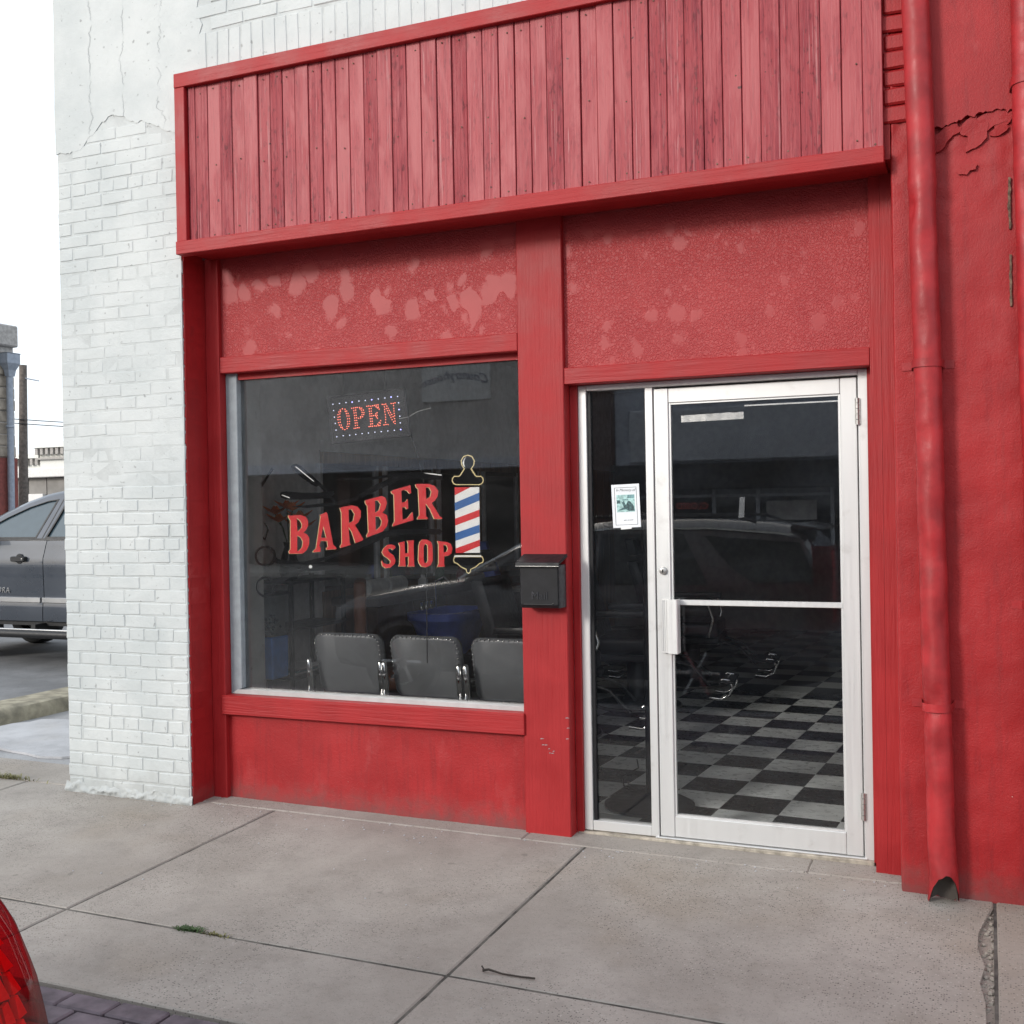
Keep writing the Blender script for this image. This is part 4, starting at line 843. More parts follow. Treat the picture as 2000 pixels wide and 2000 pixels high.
downpipe('dented red downpipe with an open battered end beside the door', (1.248, YR - .075, gz(1.25, -.27) + .005), (1.183, YR - .075, 4.6), 3, (2.15, .80))
downpipe('red downpipe cut off by the right edge of the picture', (1.62, YR - .07, .06), (1.575, YR - .07, 4.6), 9, (3.2, 1.2))

# ------------------------------------------------------------------ inside the shop
def m_checker():
    m, nt, bs = new_mat('checker_floor')
    w = nd(nt, 'NewGeometry').outputs['Position']
    mp = nd(nt, 'Mapping', {'Vector': nd(nt, 'VectorMath', {0: w, 1: (.135, .731, 0)}, operation='SUBTRACT').outputs[0], 'Rotation': (0, 0, R(3.5)), 'Scale': (1 / .305, 1 / .305, 0)}).outputs[0]
    ch = nd(nt, 'TexChecker', {'Vector': nd(nt, 'VectorMath', {0: mp, 1: (0, 0, .5)}, operation='ADD').outputs[0], 'Color1': (.02, .022, .022, 1), 'Color2': (.5, .52, .49, 1), 'Scale': 1})
    link(nt, ch, bs.inputs['Base Color']); bs.inputs['Roughness'].default_value = .35
    MATS['checker'] = m
m_checker()
simple('tile_black', (.018, .020, .020), .3, var=.35, nscale=9, bmp=.05)
simple('tile_white', (.80, .82, .79), .32, var=.12, nscale=9, bmp=.05)
simple('plaster_grey', (.82, .83, .84), .8)
simple('ceiling_white', (.84, .84, .83), .85)
simple('wall_dark', (.34, .32, .30), .7)
def m_panel():
    m, nt, bs = new_mat('wood_paneling')
    g = noi(nt, coords(nt, (25, 25, 1.6)), 1, 5, .6, .5)
    link(nt, mix(nt, ramp(nt, g, .35, .65), (.22, .13, .08), (.36, .22, .13)), bs.inputs['Base Color'])
    bs.inputs['Roughness'].default_value = .4; MATS['wood_paneling'] = m
m_panel()
fl0 = tag(MB().box(-3.1, 1.5, .165, 9, -.04, .0365).build('shop_floor', 'checker'), kind='structure')
tm = {c: MB().box(-.1519, .1519, -.1519, .1519, -.003, 0).mesh('tile', c, bevel=.0008) for c in ('tile_black', 'tile_white')}
ca, sa = math.cos(R(-3.5)), math.sin(R(-3.5))
for i in range(-6, 6):
    for j in range(-3, 13):
        u, v = (i + .5) * .305, (j + .5) * .305
        x = .135 + u * ca - v * sa; y = .731 + u * sa + v * ca
        if -1.5 < x < 1.25 and .33 < y < 4.4:
            put('tile', tm['tile_black' if (i + j) % 2 == 0 else 'tile_white'], fl0, (x, y, .0402), (0, 0, R(-3.5)))
tag(MB().box(-3.14, -3.065, .14, 9, 2.05, 3.05).box(-3.13, -3.06, .14, 2.0, 0, 2.05).build('inside_wall_left', 'plaster_grey'), kind='structure')
wl = tag(MB().box(-3.12, -3.055, 2.0, 9, 0, 2.05).build('panelled_wall', 'wood_paneling'), kind='structure')
for k in range(30):
    y = 2.02 + k * .23
    if y > 8.8: break
    MB().box(-3.056, -3.045, y, y + .222, .1, 2.04).build('wood_panel', 'wood_paneling', wl, bevel=.003)
MB().box(-3.055, -3.02, 2.0, 9, 2.04, 2.12).build('rail', 'plaster_grey', wl)
tag(MB().box(-3.1, 1.5, 8.9, 9.0, 0, 3.05).build('inside_wall_back', 'wall_dark'), kind='structure')
tag(MB().box(1.25, 1.35, .14, 9, 0, 3.05).build('inside_wall_right', 'wall_dark'), kind='structure')
tag(MB().box(-3.1, 1.5, .12, 9, 3.05, 3.1).build('ceiling', 'ceiling_white'), kind='structure')
tag(MB().box(-3.07, -2.37, .125, .16, 0, 3.05).box(-2.37, -.40, .125, .16, 2.42, 3.05).box(-.40, 1.35, .16, .18, 2.19, 3.05).box(-2.37, -.40, .125, .16, 0, .60).box(-.60, -.40, .125, .16, .6, 2.42).box(.96, 1.35, .16, .18, 0, 2.19).build('inside_wall_front', 'plaster_grey'), kind='structure')

simple('vinyl_grey', (.105, .11, .115), .38, var=.15, nscale=5, bmp=.12)
simple('vinyl_black', (.018, .018, .02), .4)
simple('blue_plastic', (.12, .19, .66), .35)
simple('blue_paint', (.03, .20, .62), .4)
simple('brown_leather', (.20, .07, .03), .45)
simple('dark_wood', (.075, .045, .03), .5)
simple('roll_white', (.82, .82, .80), .8)
simple('bottle_green', (.02, .10, .05), .3)
simple('bottle_red', (.20, .012, .03), .3)
simple('petal', (.85, .20, .04), .6, var=.3)
simple('stem', (.04, .07, .02), .6)
# waiting chairs with their backs to the window
def rrect(w, h, r, n=5):
    p = []
    for cx, cz, a in ((w / 2 - r, h - r, 0), (-w / 2 + r, h - r, 90), (-w / 2 + r, r, 180), (w / 2 - r, r, 270)):
        for k in range(n + 1): g = R(a + 90 * k / n); p.append((cx + r * math.cos(g), cz + r * math.sin(g)))
    return p
def waiting_chair(label, x, y, rz):
    t = thing('waiting_chair', label, 'chair', (x, y, .04), 'grey waiting chairs along the window', rz)
    B = local(t)
    rings = []
    for d, s in ((-.030, .90), (-.026, .955), (-.012, .99), (.0, 1), (.020, .985), (.030, .93)):
        rings.append([((a) * (s if s > .9 else s), d - (b - .17) * .20, .54 + .17 + (b - .17) * s) for a, b in rrect(.435 * s + .0, .345, .055)])
    B(MB().loft(rings), 'backrest', 'vinyl_grey', smooth=50)
    mb = MB()
    pts = rrect(.405, .325, .05, 4)
    for i in range(len(pts)):
        a, b = pts[i]; a2, b2 = pts[(i + 1) % len(pts)]
        L_ = math.hypot(a2 - a, b2 - b); m = max(1, int(L_ / .026))
        for k in range(m):
            q = a + (a2 - a) * k / m; z = b + (b2 - b) * k / m + .010
            if z < .12: continue
            mb.lathe([(0, -.0050), (.0036, -.0032), (.0056, 0)], (q, -.0325 - (z - .17) * .20, .54 + z), 7, axis='y')
    B(mb, 'nail_heads', 'chrome', smooth=60)
    B(MB().box(-.215, .215, .06, .48, .395, .455), 'seat', 'vinyl_grey', bevel=.02, seg=3, smooth=50)
    for s in (-1, 1):
        X = s * .226
        B(MB().tube([(X, .0, .035), (X, -.050, .36), (X, -.058, .52), (X, -.078, .66), (X, -.086, .735), (X, -.087, .748)], [.013, .013, .0145, .0165, .015, .005], 10), 'back_tube', 'chrome', smooth=60)
        B(MB().tube([(X, -.03, .33), (X * 1.03, -.085, .40), (X * 1.03, -.090, .50), (X * 1.02, -.075, .60)], [.006, .014, .014, .005], 9), 'arm_tube', 'chrome', smooth=60)
        B(MB().tube([(X, .46, .0), (X, .45, .40), (X, .42, .62), (X, .05, .64)], .011, 8), 'leg', 'chrome', smooth=60)
    return t
waiting_chair('leftmost grey vinyl waiting chair seen from behind in the display window', -1.857, .43, R(1))
waiting_chair('middle grey vinyl waiting chair seen from behind in the display window', -1.376, .43, R(-1))
waiting_chair('rightmost grey vinyl waiting chair half hidden by the red post', -.885, .43, R(0))

# LED sign hanging behind the pane
tl, tr, br_, bl = [Vector(p) for p in GFX['led_box']]
ls = thing('open_sign', 'hanging LED sign reading OPEN in red dots inside the window', 'sign', ((bl.x + br_.x) / 2, .2, bl.y))
simple('sign_panel', (.035, .035, .037), .75, spec=.15, bmp=.05)
MB().plate([tl, tr, br_, bl], (), .1915, .212).build('panel', 'sign_panel', ls)
mb = MB()
for a, b in ((tl, tr), (tr, br_), (br_, bl), (bl, tl)): mb.tube([(a.x, .196, a.y), (b.x, .196, b.y)], .008, 6)
mb.build('frame', 'dark_plastic', ls)
def led_mat(name, col, s):
    m = simple(name, (.5, .4, .4), .4, bmp=0, emit=col, es=s); return name
def leds(key, r, mat, name):
    mb = MB()
    for x, z in GFX[key]: mb.lathe([(0, -.004), (r * .7, -.003), (r, 0)], (x, .1905, z), 7, axis='y')
    tag(mb.build(name, mat, ls), kind='stuff')
leds('led_red', .0022, led_mat('led_red', (1, .16, .08), 3.0), 'red_leds')
leds('led_white', .0021, led_mat('led_white', (.7, .75, 1), 2.5), 'white_leds')
leds('led_blue', .0030, led_mat('led_blue', (.35, .35, 1), 4), 'blue_leds')
mb = MB()
for f in (.2, .75): p = tl + (tr - tl) * f; mb.tube([(p.x, .2, p.y), (p.x + .005, .2, 2.6)], .0012, 5)
mb.build('hanger', 'dark_plastic', ls)
MB().tube([(br_.x - .01, .215, br_.y + .02), (br_.x + .03, .22, 1.9), (br_.x + .06, .25, 1.7), (br_.x + .05, .25, .8)], .003, 6).build('cable', 'dark_plastic', ls)

# vending globe on a stand
t = thing('sweet_dispenser', 'sweet dispenser with blue base and clear box at the window corner', 'dispenser', (-2.62, .72, .04)); B = local(t)
B(MB().box(-.085, .085, -.085, .085, .555, .81), 'base', 'blue_paint', bevel=.008)
m = MB(); m.loft([[(a * .083, b * .083, .812) for a, b in ((-1, -1), (1, -1), (1, 1), (-1, 1))], [(a * .093, b * .093, 1.06) for a, b in ((-1, -1), (1, -1), (1, 1), (-1, 1))]])
B(m, 'clear_box', 'plain_glass')
B(MB().box(-.075, .075, .060, .064, .82, 1.055), 'added_glint_card', 'roll_white')  # pale card added to stand for white reflections in the clear box
B(MB().box(-.095, .095, -.095, .095, 1.062, 1.08), 'lid', 'black_paint', bevel=.004)
m = MB()
for k in range(60):
    a = random.uniform(-.062, .062); b = random.uniform(-.062, .062); z = .83 + random.random() * .13 * (1 - abs(a) / .09); m.lathe([(0, -.011), (.011, 0), (0, .011)], (a, b, z), 6)
tag(B(m, 'sweets', 'grey_frame'), kind='stuff')
B(MB().tube([(0, 0, .03), (0, 0, .555)], .018, 10).lathe([(0, 0), (.15, .0), (.14, .02), (.02, .035)], (0, 0, 0), 20), 'stand', 'black_paint', smooth=40)
# hall stand with curled hooks
t = thing('coat_stand', 'dark turned coat stand with curled hooks at the left window edge', 'coat stand', (-2.66, .64, .04)); B = local(t)
B(MB().lathe([(0, 0), (.17, 0), (.16, .02), (.03, .05), (.022, .3), (.03, .5), (.018, .55), (.018, .9), (.028, .95), (.028, 1.2), (.014, 1.25), (.012, 1.62), (.02, 1.66), (.012, 1.70), (0, 1.71)], n=16), 'pole', 'dark_wood', smooth=40)
for k in range(4):
    g = R(90 * k + 20); c, s = math.cos(g), math.sin(g)
    B(MB().tube([(.01 * c, .01 * s, 1.66), (.05 * c, .05 * s, 1.72), (.12 * c, .12 * s, 1.82)], [.008, .009, .006], 8).lathe([(0, -.010), (.010, 0), (0, .010)], (.122 * c, .122 * s, 1.825), 8), 'hook', 'black_gloss', smooth=50)
    B(MB().tube([(.01 * c, .01 * s, 1.45), (.07 * c, .07 * s, 1.40), (.09 * c, .09 * s, 1.46), (.07 * c, .07 * s, 1.5)], .007, 8), 'lower_hook', 'black_gloss', smooth=50)
# shelf rack
t = thing('shelf_rack', 'black metal shelf rack against the pale wall behind the coat stand', 'shelf', (-2.9, 1.5, .04)); B = local(t)
for x in (-.13, .13):
    for y in (-.32, .32): B(MB().box(x - .012, x + .012, y - .012, y + .012, 0, 1.12), 'upright', 'black_paint')
for z in (.14, .46, .78, 1.09): B(MB().box(-.15, .15, -.34, .34, z, z + .02), 'shelf', 'black_paint')
for k in range(4):
    tag(MB().box(-3.02 + .01 * k, -2.80 + .006 * k, 1.25 + .02 * k, 1.53 + .015 * k, .5215 + .011 * k, .531 + .011 * k).build('magazine', ['paper', 'photo_mid', 'grey_frame', 'paper'][k], bevel=.001), ['bottom pale magazine in the pile on the shelf rack', 'teal magazine second from the bottom of the pile', 'grey magazine third from the bottom of the pile', 'topmost pale magazine in the pile on the shelf rack'][k], 'magazine', 'magazines piled on the shelf rack')
# artificial lilies
t = thing('lily_vase', 'orange lilies in a dark vase on top of the shelf rack', 'flowers', (-2.86, 1.3, 1.152)); B = local(t)
B(MB().lathe([(0, 0), (.05, 0), (.07, .06), (.05, .16), (.03, .22), (.04, .25)], n=16), 'vase', 'black_gloss', smooth=50)
m = MB(); s_ = MB()
for k in range(7):
    g = k * 2.4; c = Vector((.09 * math.cos(g), .12 * math.sin(g), .40 + .07 * math.sin(k * 1.7)))
    s_.tube([(0, 0, .2), tuple(c * .6 + Vector((0, 0, .12))), tuple(c)], .004, 5)
    for q in range(6):
        h = q * math.pi / 3; d = Vector((math.cos(h) * .8, math.sin(h) * .8, .5)); e = Vector((-math.sin(h), math.cos(h), 0))
        m.quad([c, c + d * .055 + e * .030, c + d * .125, c + d * .055 - e * .030])
B(m, 'petals', 'petal'); B(s_, 'stems', 'stem')
simple('mirror_glass', (.55, .56, .57), .08, 1.0, bmp=0, var=.04, nscale=1)
# counter with stations
t = thing('work_counter', 'dark wooden work counter along the panelled wall inside', 'counter', (-2.85, 3.8, .04)); B = local(t)
B(MB().box(-.2, .2, -1.7, 1.7, .86, .92), 'top', 'dark_wood', bevel=.006)
for k in range(6): B(MB().box(-.18, .18, -1.68 + k * .565, -1.13 + k * .565, .05, .855), 'cupboard', 'dark_wood', bevel=.006)
for k in range(4):
    y = 2.35 + k * .95
    t = thing('wall_mirror', ['nearest', 'second', 'third', 'farthest'][k] + ' wood framed mirror above the work counter', 'mirror', (-3.03, y, 1.05), 'mirrors above the work counter'); B = local(t)
    B(MB().box(-.012, 0, -.38, .38, .0, .86), 'glass', 'mirror_glass')
    for a, b, c, d in ((-.42, -.385, -.03, .9), (.385, .42, -.03, .9)): B(MB().box(-.012, .018, a, b, c, d), 'frame_side', 'plaster_grey')
    for c, d in ((-.035, -.002), (.862, .90)): B(MB().box(-.012, .016, -.384, .384, c, d), 'frame_rail', 'dark_wood')
for k, (y, L_) in enumerate(((2.30, .27), (2.60, .25))):
    m = MB(); m.lathe([(.02, -L_ / 2), (.062, -L_ / 2), (.062, L_ / 2), (.02, L_ / 2), (.02, -L_ / 2)], (-2.80, y, 1.026), 20, axis='y')
    tag(m.build('paper_roll', 'roll_white', smooth=40), ['nearer white paper roll lying on the work counter', 'farther white paper roll lying on the work counter'][k], 'paper roll', 'paper rolls on the work counter')
for k, (y, m_, h, lb) in enumerate(((3.35, 'bottle_green', .19, 'dark green bottle on the work counter'), (3.75, 'bottle_red', .16, 'dark red jar on the work counter'), (3.05, 'roll_white', .11, 'small white tub on the work counter'))):
    tag(MB().lathe([(0, 0), (.035, 0), (.04, .02), (.04, h * .65), (.018, h * .8), (.018, h), (0, h)], (-2.78, y, .962), 14).build('bottle', m_, smooth=40), lb, 'bottle')
t = thing('leather_chair', 'brown leather high backed chair left of the blue basin', 'chair', (-2.45, 1.52, .04), rz=R(-60)); B = local(t)
B(MB().box(-.23, .23, -.04, .04, .42, 1.10), 'backrest', 'brown_leather', bevel=.03, seg=3, smooth=50); B(MB().box(-.24, .24, .03, .48, .38, .48), 'seat', 'brown_leather', bevel=.03, seg=3, smooth=50)
for x in (-.2, .2):
    for y in (0, .43): B(MB().box(x - .02, x + .02, y - .02, y + .02, 0, .40), 'leg', 'dark_wood')
# wash basin
t = thing('wash_basin', 'blue shampoo basin with chrome taps behind the middle waiting chair', 'basin', (-2.45, 2.85, .04)); B = local(t)
def oct_(w, l, z, n=24): return [(w * math.copysign(abs(math.cos(2 * math.pi * k / n)) ** .55, math.cos(2 * math.pi * k / n)), l * math.copysign(abs(math.sin(2 * math.pi * k / n)) ** .55, math.sin(2 * math.pi * k / n)), z) for k in range(n)]
B(MB().loft([oct_(.10, .14, .42), oct_(.17, .27, .52), oct_(.21, .33, .68), oct_(.24, .38, .72), oct_(.24, .38, .775), oct_(.20, .34, .775), oct_(.16, .26, .60), oct_(.05, .1, .56)]), 'bowl', 'blue_plastic', smooth=40)
B(MB().box(-.12, .12, -.16, .16, 0, .43), 'pedestal', 'dark_plastic', bevel=.02)
for y in (-.08, 0, .08): B(MB().lathe([(0, 0), (.022, 0), (.012, .02), (.012, .05), (.02, .06), (0, .075)], (-.2, y, .775), 12), 'tap', 'chrome', smooth=40)
B(MB().tube([(-.2, .16, .77), (-.2, .16, .98), (-.12, .16, 1.02), (-.06, .16, .96)], .012, 8), 'spout', 'chrome', smooth=50)
# barber chairs
def barber_chair(label, loc, rz, seat='vinyl_black'):
    t = thing('barber_chair', label, 'barber chair', loc, 'barber chairs in a row', rz); B = local(t)
    B(MB().lathe([(0, 0), (.33, 0), (.33, .025), (.12, .06), (.085, .12), (.085, .36), (.12, .38), (0, .38)], n=28), 'pump_base', 'dark_plastic', smooth=35)
    B(MB().lathe([(.335, .004), (.342, .012), (.335, .022)], n=28), 'base_ring', 'steel', smooth=60)
    B(MB().box(-.29, .29, -.30, .30, .38, .43), 'seat_pan', 'dark_plastic', bevel=.01)
    B(MB().box(-.27, .28, -.28, .28, .43, .56), 'seat', seat, bevel=.04, seg=3, smooth=50)
    m = MB(); m.loft([[(-.30 - (z - .55) * .28 + dx, y * .28, z) for dx, y in ((-.05, -1), (.05, -1), (.05, 1), (-.05, 1))] for z in (.55, .8, 1.08)])
    B(m, 'backrest', seat, bevel=.03, seg=2, smooth=50)
    m = MB(); m.loft([[(-.47 - (z - 1.1) * .2 + dx, y * .13, z) for dx, y in ((-.04, -1), (.04, -1), (.04, 1), (-.04, 1))] for z in (1.12, 1.27)])
    B(m, 'headrest', seat, bevel=.02, seg=2, smooth=50)
    for s in (-1, 1):
        B(MB().box(-.30, .24, s * .33 - .035, s * .33 + .035, .72, .77), 'armrest', seat, bevel=.015, seg=2, smooth=50)
        B(MB().tube([(.2, s * .33, .72), (.24, s * .33, .60), (.2, s * .30, .44)], .014, 8), 'arm_post', 'chrome', smooth=50)
        B(MB().tube([(.26, s * .15, .40), (.44, s * .15, .34), (.58, s * .15, .20)], .012, 8), 'footrest_arm', 'dark_plastic', smooth=50)
        B(MB().tube([(.57, s * .16, .11), (.66, s * .16, .10), (.72, s * .16, .13), (.745, s * .16, .19), (.72, s * .16, .245), (.67, s * .16, .25), (.645, s * .16, .215)], .011, 10), 'footrest_scroll', 'chrome', smooth=60)
    B(MB().box(.56, .76, -.19, .19, .222, .242), 'footrest', 'dark_plastic', bevel=.006)
    B(MB().tube([(.70, -.16, .235), (.70, .16, .235)], .010, 8), 'footrest_bar', 'chrome', smooth=50)
    B(MB().tube([(.05, .34, .30), (.16, .38, .52)], .009, 8), 'pump_lever', 'chrome', smooth=50)
    return t
barber_chair('nearest black barber chair with chrome footrest left of the door view', (-1.34, 2.20, .04), R(4))
barber_chair('second black barber chair in the row seen through the door', (-1.10, 3.42, .04), R(6))
barber_chair('farthest black barber chair in the row seen through the door', (-.98, 4.60, .04), R(6))
barber_chair('barber chair draped in blue plastic right of the wash basin', (-2.15, 4.05, .04), R(20), 'blue_plastic')
t = thing('trolley_cabinet', 'dark cabinet with a pale steel edge left of the barber chairs', 'cabinet', (-1.62, 2.75, .04)); B = local(t)
B(MB().box(-.2, .2, -.25, .25, .06, .95), 'body', 'dark_plastic', bevel=.01); B(MB().box(.200, .206, -.26, -.25, .06, .95), 'edge_strip', 'steel'); B(MB().box(-.22, .22, -.27, .27, .951, .975), 'top', 'steel', bevel=.004)
for k in range(3): B(MB().box(.201, .212, -.22, .22, .10 + k * .28, .36 + k * .28), 'drawer', 'dark_plastic', bevel=.004)
t = thing('pedestal_stand', 'black stand with a wide round base just inside the door', 'stand', (-.215, .665, .042)); B = local(t)
B(MB().lathe([(0, 0), (.235, 0), (.235, .012), (.20, .030), (.04, .046), (.02, .06), (0, .06)], n=36), 'base', 'black_paint', smooth=35)
B(MB().tube([(0, 0, .05), (0, 0, 1.5)], .016, 10), 'pole', 'black_paint', smooth=40)
B(MB().lathe([(0, 1.5), (.05, 1.5), (.05, 1.52), (0, 1.53)], n=16), 'finial', 'black_paint', smooth=40)
tag(MB().tube([(-.57, 1.62, .048), (-.50, 1.42, .046), (-.53, 1.2, .046), (-.46, 1.0, .046), (-.34, .88, .046)], .004, 6).build('power_cord', 'black_paint', smooth=60), 'thin black cord lying on the chequered floor', 'cord')

# ------------------------------------------------------------------ vehicles
simple('car_grey', (.060, .070, .088), .32, .5, bmp=0, coat=1.0, var=.02, nscale=.6)
simple('car_dark', (.15, .15, .155), .3, .35, bmp=0, coat=1.0, var=.02, nscale=.6)
simple('tyre', (.012, .012, .012), .8)
simple('rim', (.5, .5, .5), .3, .9, bmp=0, var=.03, nscale=.6)
simple('trim_black', (.012, .012, .013), .5)
simple('car_glass', (.06, .09, .11), .03, 0, 1.0, bmp=0, var=.05)
simple('dark_car_glass', (.010, .012, .014), .02, 0, .8, bmp=0, var=.05)
simple('lens_inner', (.72, .08, .08), .25, bmp=0, var=.15)
simple('lens_bright', (.85, .05, .06), .2, bmp=0, var=.1)
simple('lens_dark', (.10, .004, .008), .25, bmp=0, var=.2)
def m_lens():
    m, nt, bs = new_mat('tail_lens'); out = nt.nodes['Material Output']; nt.nodes.remove(bs)
    tr = nd(nt, 'BsdfTransparent', {'Color': (.93, .10, .13, 1)}); gl = nd(nt, 'BsdfGlossy', {'Roughness': .03})
    lw = nd(nt, 'LayerWeight', {'Blend': .25}).outputs[1]
    dk = nd(nt, 'BsdfDiffuse', {'Color': (.09, .004, .010, 1)})
    a = nd(nt, 'MixShader', {0: math_(nt, 'POWER', lw, 1.6), 1: tr.outputs[0], 2: dk.outputs[0]})
    mx = nd(nt, 'MixShader', {0: math_(nt, 'MINIMUM', nd(nt, 'Fresnel', {'IOR': 1.45}).outputs[0], .16), 1: a.outputs[0], 2: gl.outputs[0]})
    link(nt, mx, out.inputs[0]); MATS['tail_lens'] = m
m_lens()
def wheel(B, x, y, z, r, side):
    s = side
    B(MB().lathe([(r * .62, -.11), (r * .93, -.11), (r, -.07), (r, .07), (r * .93, .11), (r * .62, .11)], (x, y, z), 32, axis='y'), 'tyre', 'tyre', smooth=35)
    m = MB().lathe([(0, s * .09), (r * .18, s * .09), (r * .2, s * .05), (r * .56, s * .05), (r * .60, s * .105), (r * .63, s * .10), (r * .63, 0), (0, 0)], (x, y, z), 28, axis='y')
    for k in range(6):
        g = k * math.pi / 3; c, q = math.cos(g), math.sin(g)
        m.box(0, 0, 0, 0, 0, 0) if False else m.tube([(x + c * r * .15, y + s * .08, z + q * r * .15), (x + c * r * .6, y + s * .09, z + q * r * .6)], r * .07, 6)
    B(m, 'rim', 'rim', smooth=40)
def car_ring(x, w, zb, zm, zbelt, wt, zt1, wtt, zt, cy):
    h = [(w * .86, zb), (w * .97, zb + .10), (w, zm), (w * .975, zbelt - .06), (w * .955, zbelt), (wt, zt1), (wtt, zt), (wtt * .5, zt + .012)]
    return [(x, cy + a, z) for a, z in h] + [(x, cy - a, z) for a, z in reversed(h)]

# ---- SUV parked at the kerb, its tail lamp at the lower left of the picture
CY, ZS = -4.755, -.13
su = thing('parked_suv', 'dark parked estate car whose red tail lamp enters the lower left corner', 'car', (-2, CY, ZS)); 
def Bs(mb, name, mats, bevel=0, smooth=None, seg=1): return mb.build(name, mats, su, bevel, smooth, seg=seg)
W = .905
st = []
def S_(x, w, zb, zbelt, wt, zt1, wtt, zt): st.append(car_ring(x, w, ZS + zb, ZS + .62, ZS + zbelt, wt, ZS + zt1, wtt, ZS + zt, CY))
S_(-4.40, .62, .36, .66, .58, .69, .48, .72); S_(-4.33, .78, .26, .74, .72, .79, .55, .82); S_(-4.10, .87, .24, .84, .80, .89, .6, .92); S_(-3.5, .90, .24, .93, .82, .98, .6, 1.01)
S_(-2.98, W, .24, 1.0, .80, 1.05, .6, 1.09); S_(-2.62, W, .24, 1.03, .76, 1.27, .60, 1.31); S_(-2.25, W, .24, 1.04, .70, 1.46, .56, 1.53); S_(-1.6, W, .24, 1.05, .68, 1.52, .55, 1.59)
S_(-.8, W, .24, 1.06, .68, 1.52, .55, 1.59); S_(-.25, .90, .24, 1.07, .68, 1.49, .55, 1.555); S_(.02, .89, .25, 1.07, .68, 1.44, .55, 1.50); S_(.15, .87, .28, 1.06, .70, 1.24, .56, 1.28); S_(.245, .83, .30, 1.02, .74, 1.06, .6, 1.08); S_(.27, .74, .36, .70, .70, .74, .6, .77)
Bs(MB().loft(st), 'body', 'car_dark', smooth=40)
def gside(x, z, off=.0):     # y of the near side of the glasshouse
    t = (z - (ZS + 1.05)) / .45; return CY + .955 * .905 + (.68 - .955 * .905) * t + .012 + off
def sglass(poly, name='side_window'): return Bs(MB().plate(poly, (), -.01, .004, fn=lambda a, b, d: (a, gside(a, b, d), b)), name, 'dark_car_glass')
sglass([(-2.78, .93), (-2.25, 1.31), (-1.72, 1.355), (-1.72, .935)]); sglass([(-1.68, .935), (-1.68, 1.357), (-.95, 1.352), (-.70, .935)]); sglass([(-.76, 1.335), (.02, 1.28), (.16, .98), (-.32, .95), (-.50, 1.06)], 'quarter_window')
Bs(MB().plate([(-2.95, .965), (-2.27, 1.335), (-1.6, 1.392), (-.7, 1.390), (-.02, 1.335), (-.02, 1.35), (-.7, 1.405), (-1.6, 1.408), (-2.27, 1.352), (-2.97, .975)], (), -.004, .008, fn=lambda a, b, d: (a, gside(a, b, d), b)), 'roof_trim', 'chrome')
for s in (-1, 1): Bs(MB().tube([(-1.9, CY + s * .6, ZS + 1.585), (-1.8, CY + s * .6, ZS + 1.63), (-.5, CY + s * .6, ZS + 1.625), (-.35, CY + s * .6, ZS + 1.575)], .014, 8), 'roof_rail', 'trim_black', smooth=50)
Bs(MB().loft([[(x, CY + y, ZS + z) for x, z in ((-.08, 1.52), (.16, 1.50), (.19, 1.515), (-.05, 1.56))] for y in (-.6, .6)]), 'spoiler', 'car_dark', bevel=.006)
Bs(MB().plate([(CY - .6, ZS + 1.10), (CY + .6, ZS + 1.10), (CY + .52, ZS + 1.42), (CY - .52, ZS + 1.42)], (), -.004, .006, fn=lambda a, b, d: (.285 - (b - ZS - 1.06) * .60 + d, a, b)), 'rear_window', 'dark_car_glass')
Bs(MB().plate([(CY - .68, ZS + 1.10), (CY + .68, ZS + 1.10), (CY + .56, ZS + 1.44), (CY - .56, ZS + 1.44)], (), -.004, .02, fn=lambda a, b, d: (-2.99 + (b - ZS - 1.06) * 1.60 - d, a, b)), 'windscreen', 'dark_car_glass')
for x in (-1.70, -.62): Bs(MB().plate([(x, .2), (x + .006, .2), (x + .006, .93), (x, .93)], (), -.006, .002, fn=lambda a, b, d: (a, CY + .905 + d, b)), 'door_gap', 'trim_black')
for x in (-1.9, -.9): Bs(MB().box(x, x + .18, CY + .90, CY + .935, .70, .735), 'door_handle', 'car_dark', bevel=.01)
Bs(MB().loft([[(-2.60 + dx, CY + y, .95 + dz) for dx, dz in ((-.02, 0), (.10, .0), (.10, .13), (-.05, .13))] for y in (.86, 1.06)]), 'mirror', 'car_dark', bevel=.02)
for x in (-3.52, -.80):
    for s in (-1, 1):
        wheel(Bs, x, CY + s * .83, ZS + .335, .335, s)
        Bs(MB().lathe([(.0, s * .885), (.385, s * .885), (.40, s * .912), (.37, s * .918), (.0, s * .80)][:3] + [(.375, s * .914)], (x, CY, ZS + .36), 30, axis='y'), 'wheel_arch', 'trim_black', smooth=40)
# tail lamp that wraps the rear corner
def lamp_sec(z, inset=0.0):
    tab = [(.60, -3.835, .302), (.75, -3.838, .302), (.86, -3.846, .301), (.956, -3.858, .300), (1.03, -3.874, .297), (1.106, -3.902, .292), (1.145, -3.926, .288), (1.25, -3.995, .27), (1.33, -4.05, .24)]
    for (z0, y0, x0), (z1, y1, x1) in zip(tab, tab[1:]):
        if z <= z1: t = (z - z0) / (z1 - z0); return x0 + (x1 - x0) * t, y0 + (y1 - y0) * t
    return tab[-1][2], tab[-1][1]
def lamp_pt(th, z, r):
    sx, sy = lamp_sec(z); cx, cy = sx - .10 * .68, sy - .10 * .73
    if th < 0: return (cx + r, cy + th * .22, z)
    if th > 90: return (cx - (th - 90) * .0009, cy + r, z)
    g = R(th); return (cx + r * math.cos(g), cy + r * math.sin(g), z)
ths = [-.9, -.7, -.5, -.3, -.15, 0.001] + [10 * k for k in range(1, 10)] + [120, 150, 180]
zz = [.60 + .025 * k for k in range(27)]
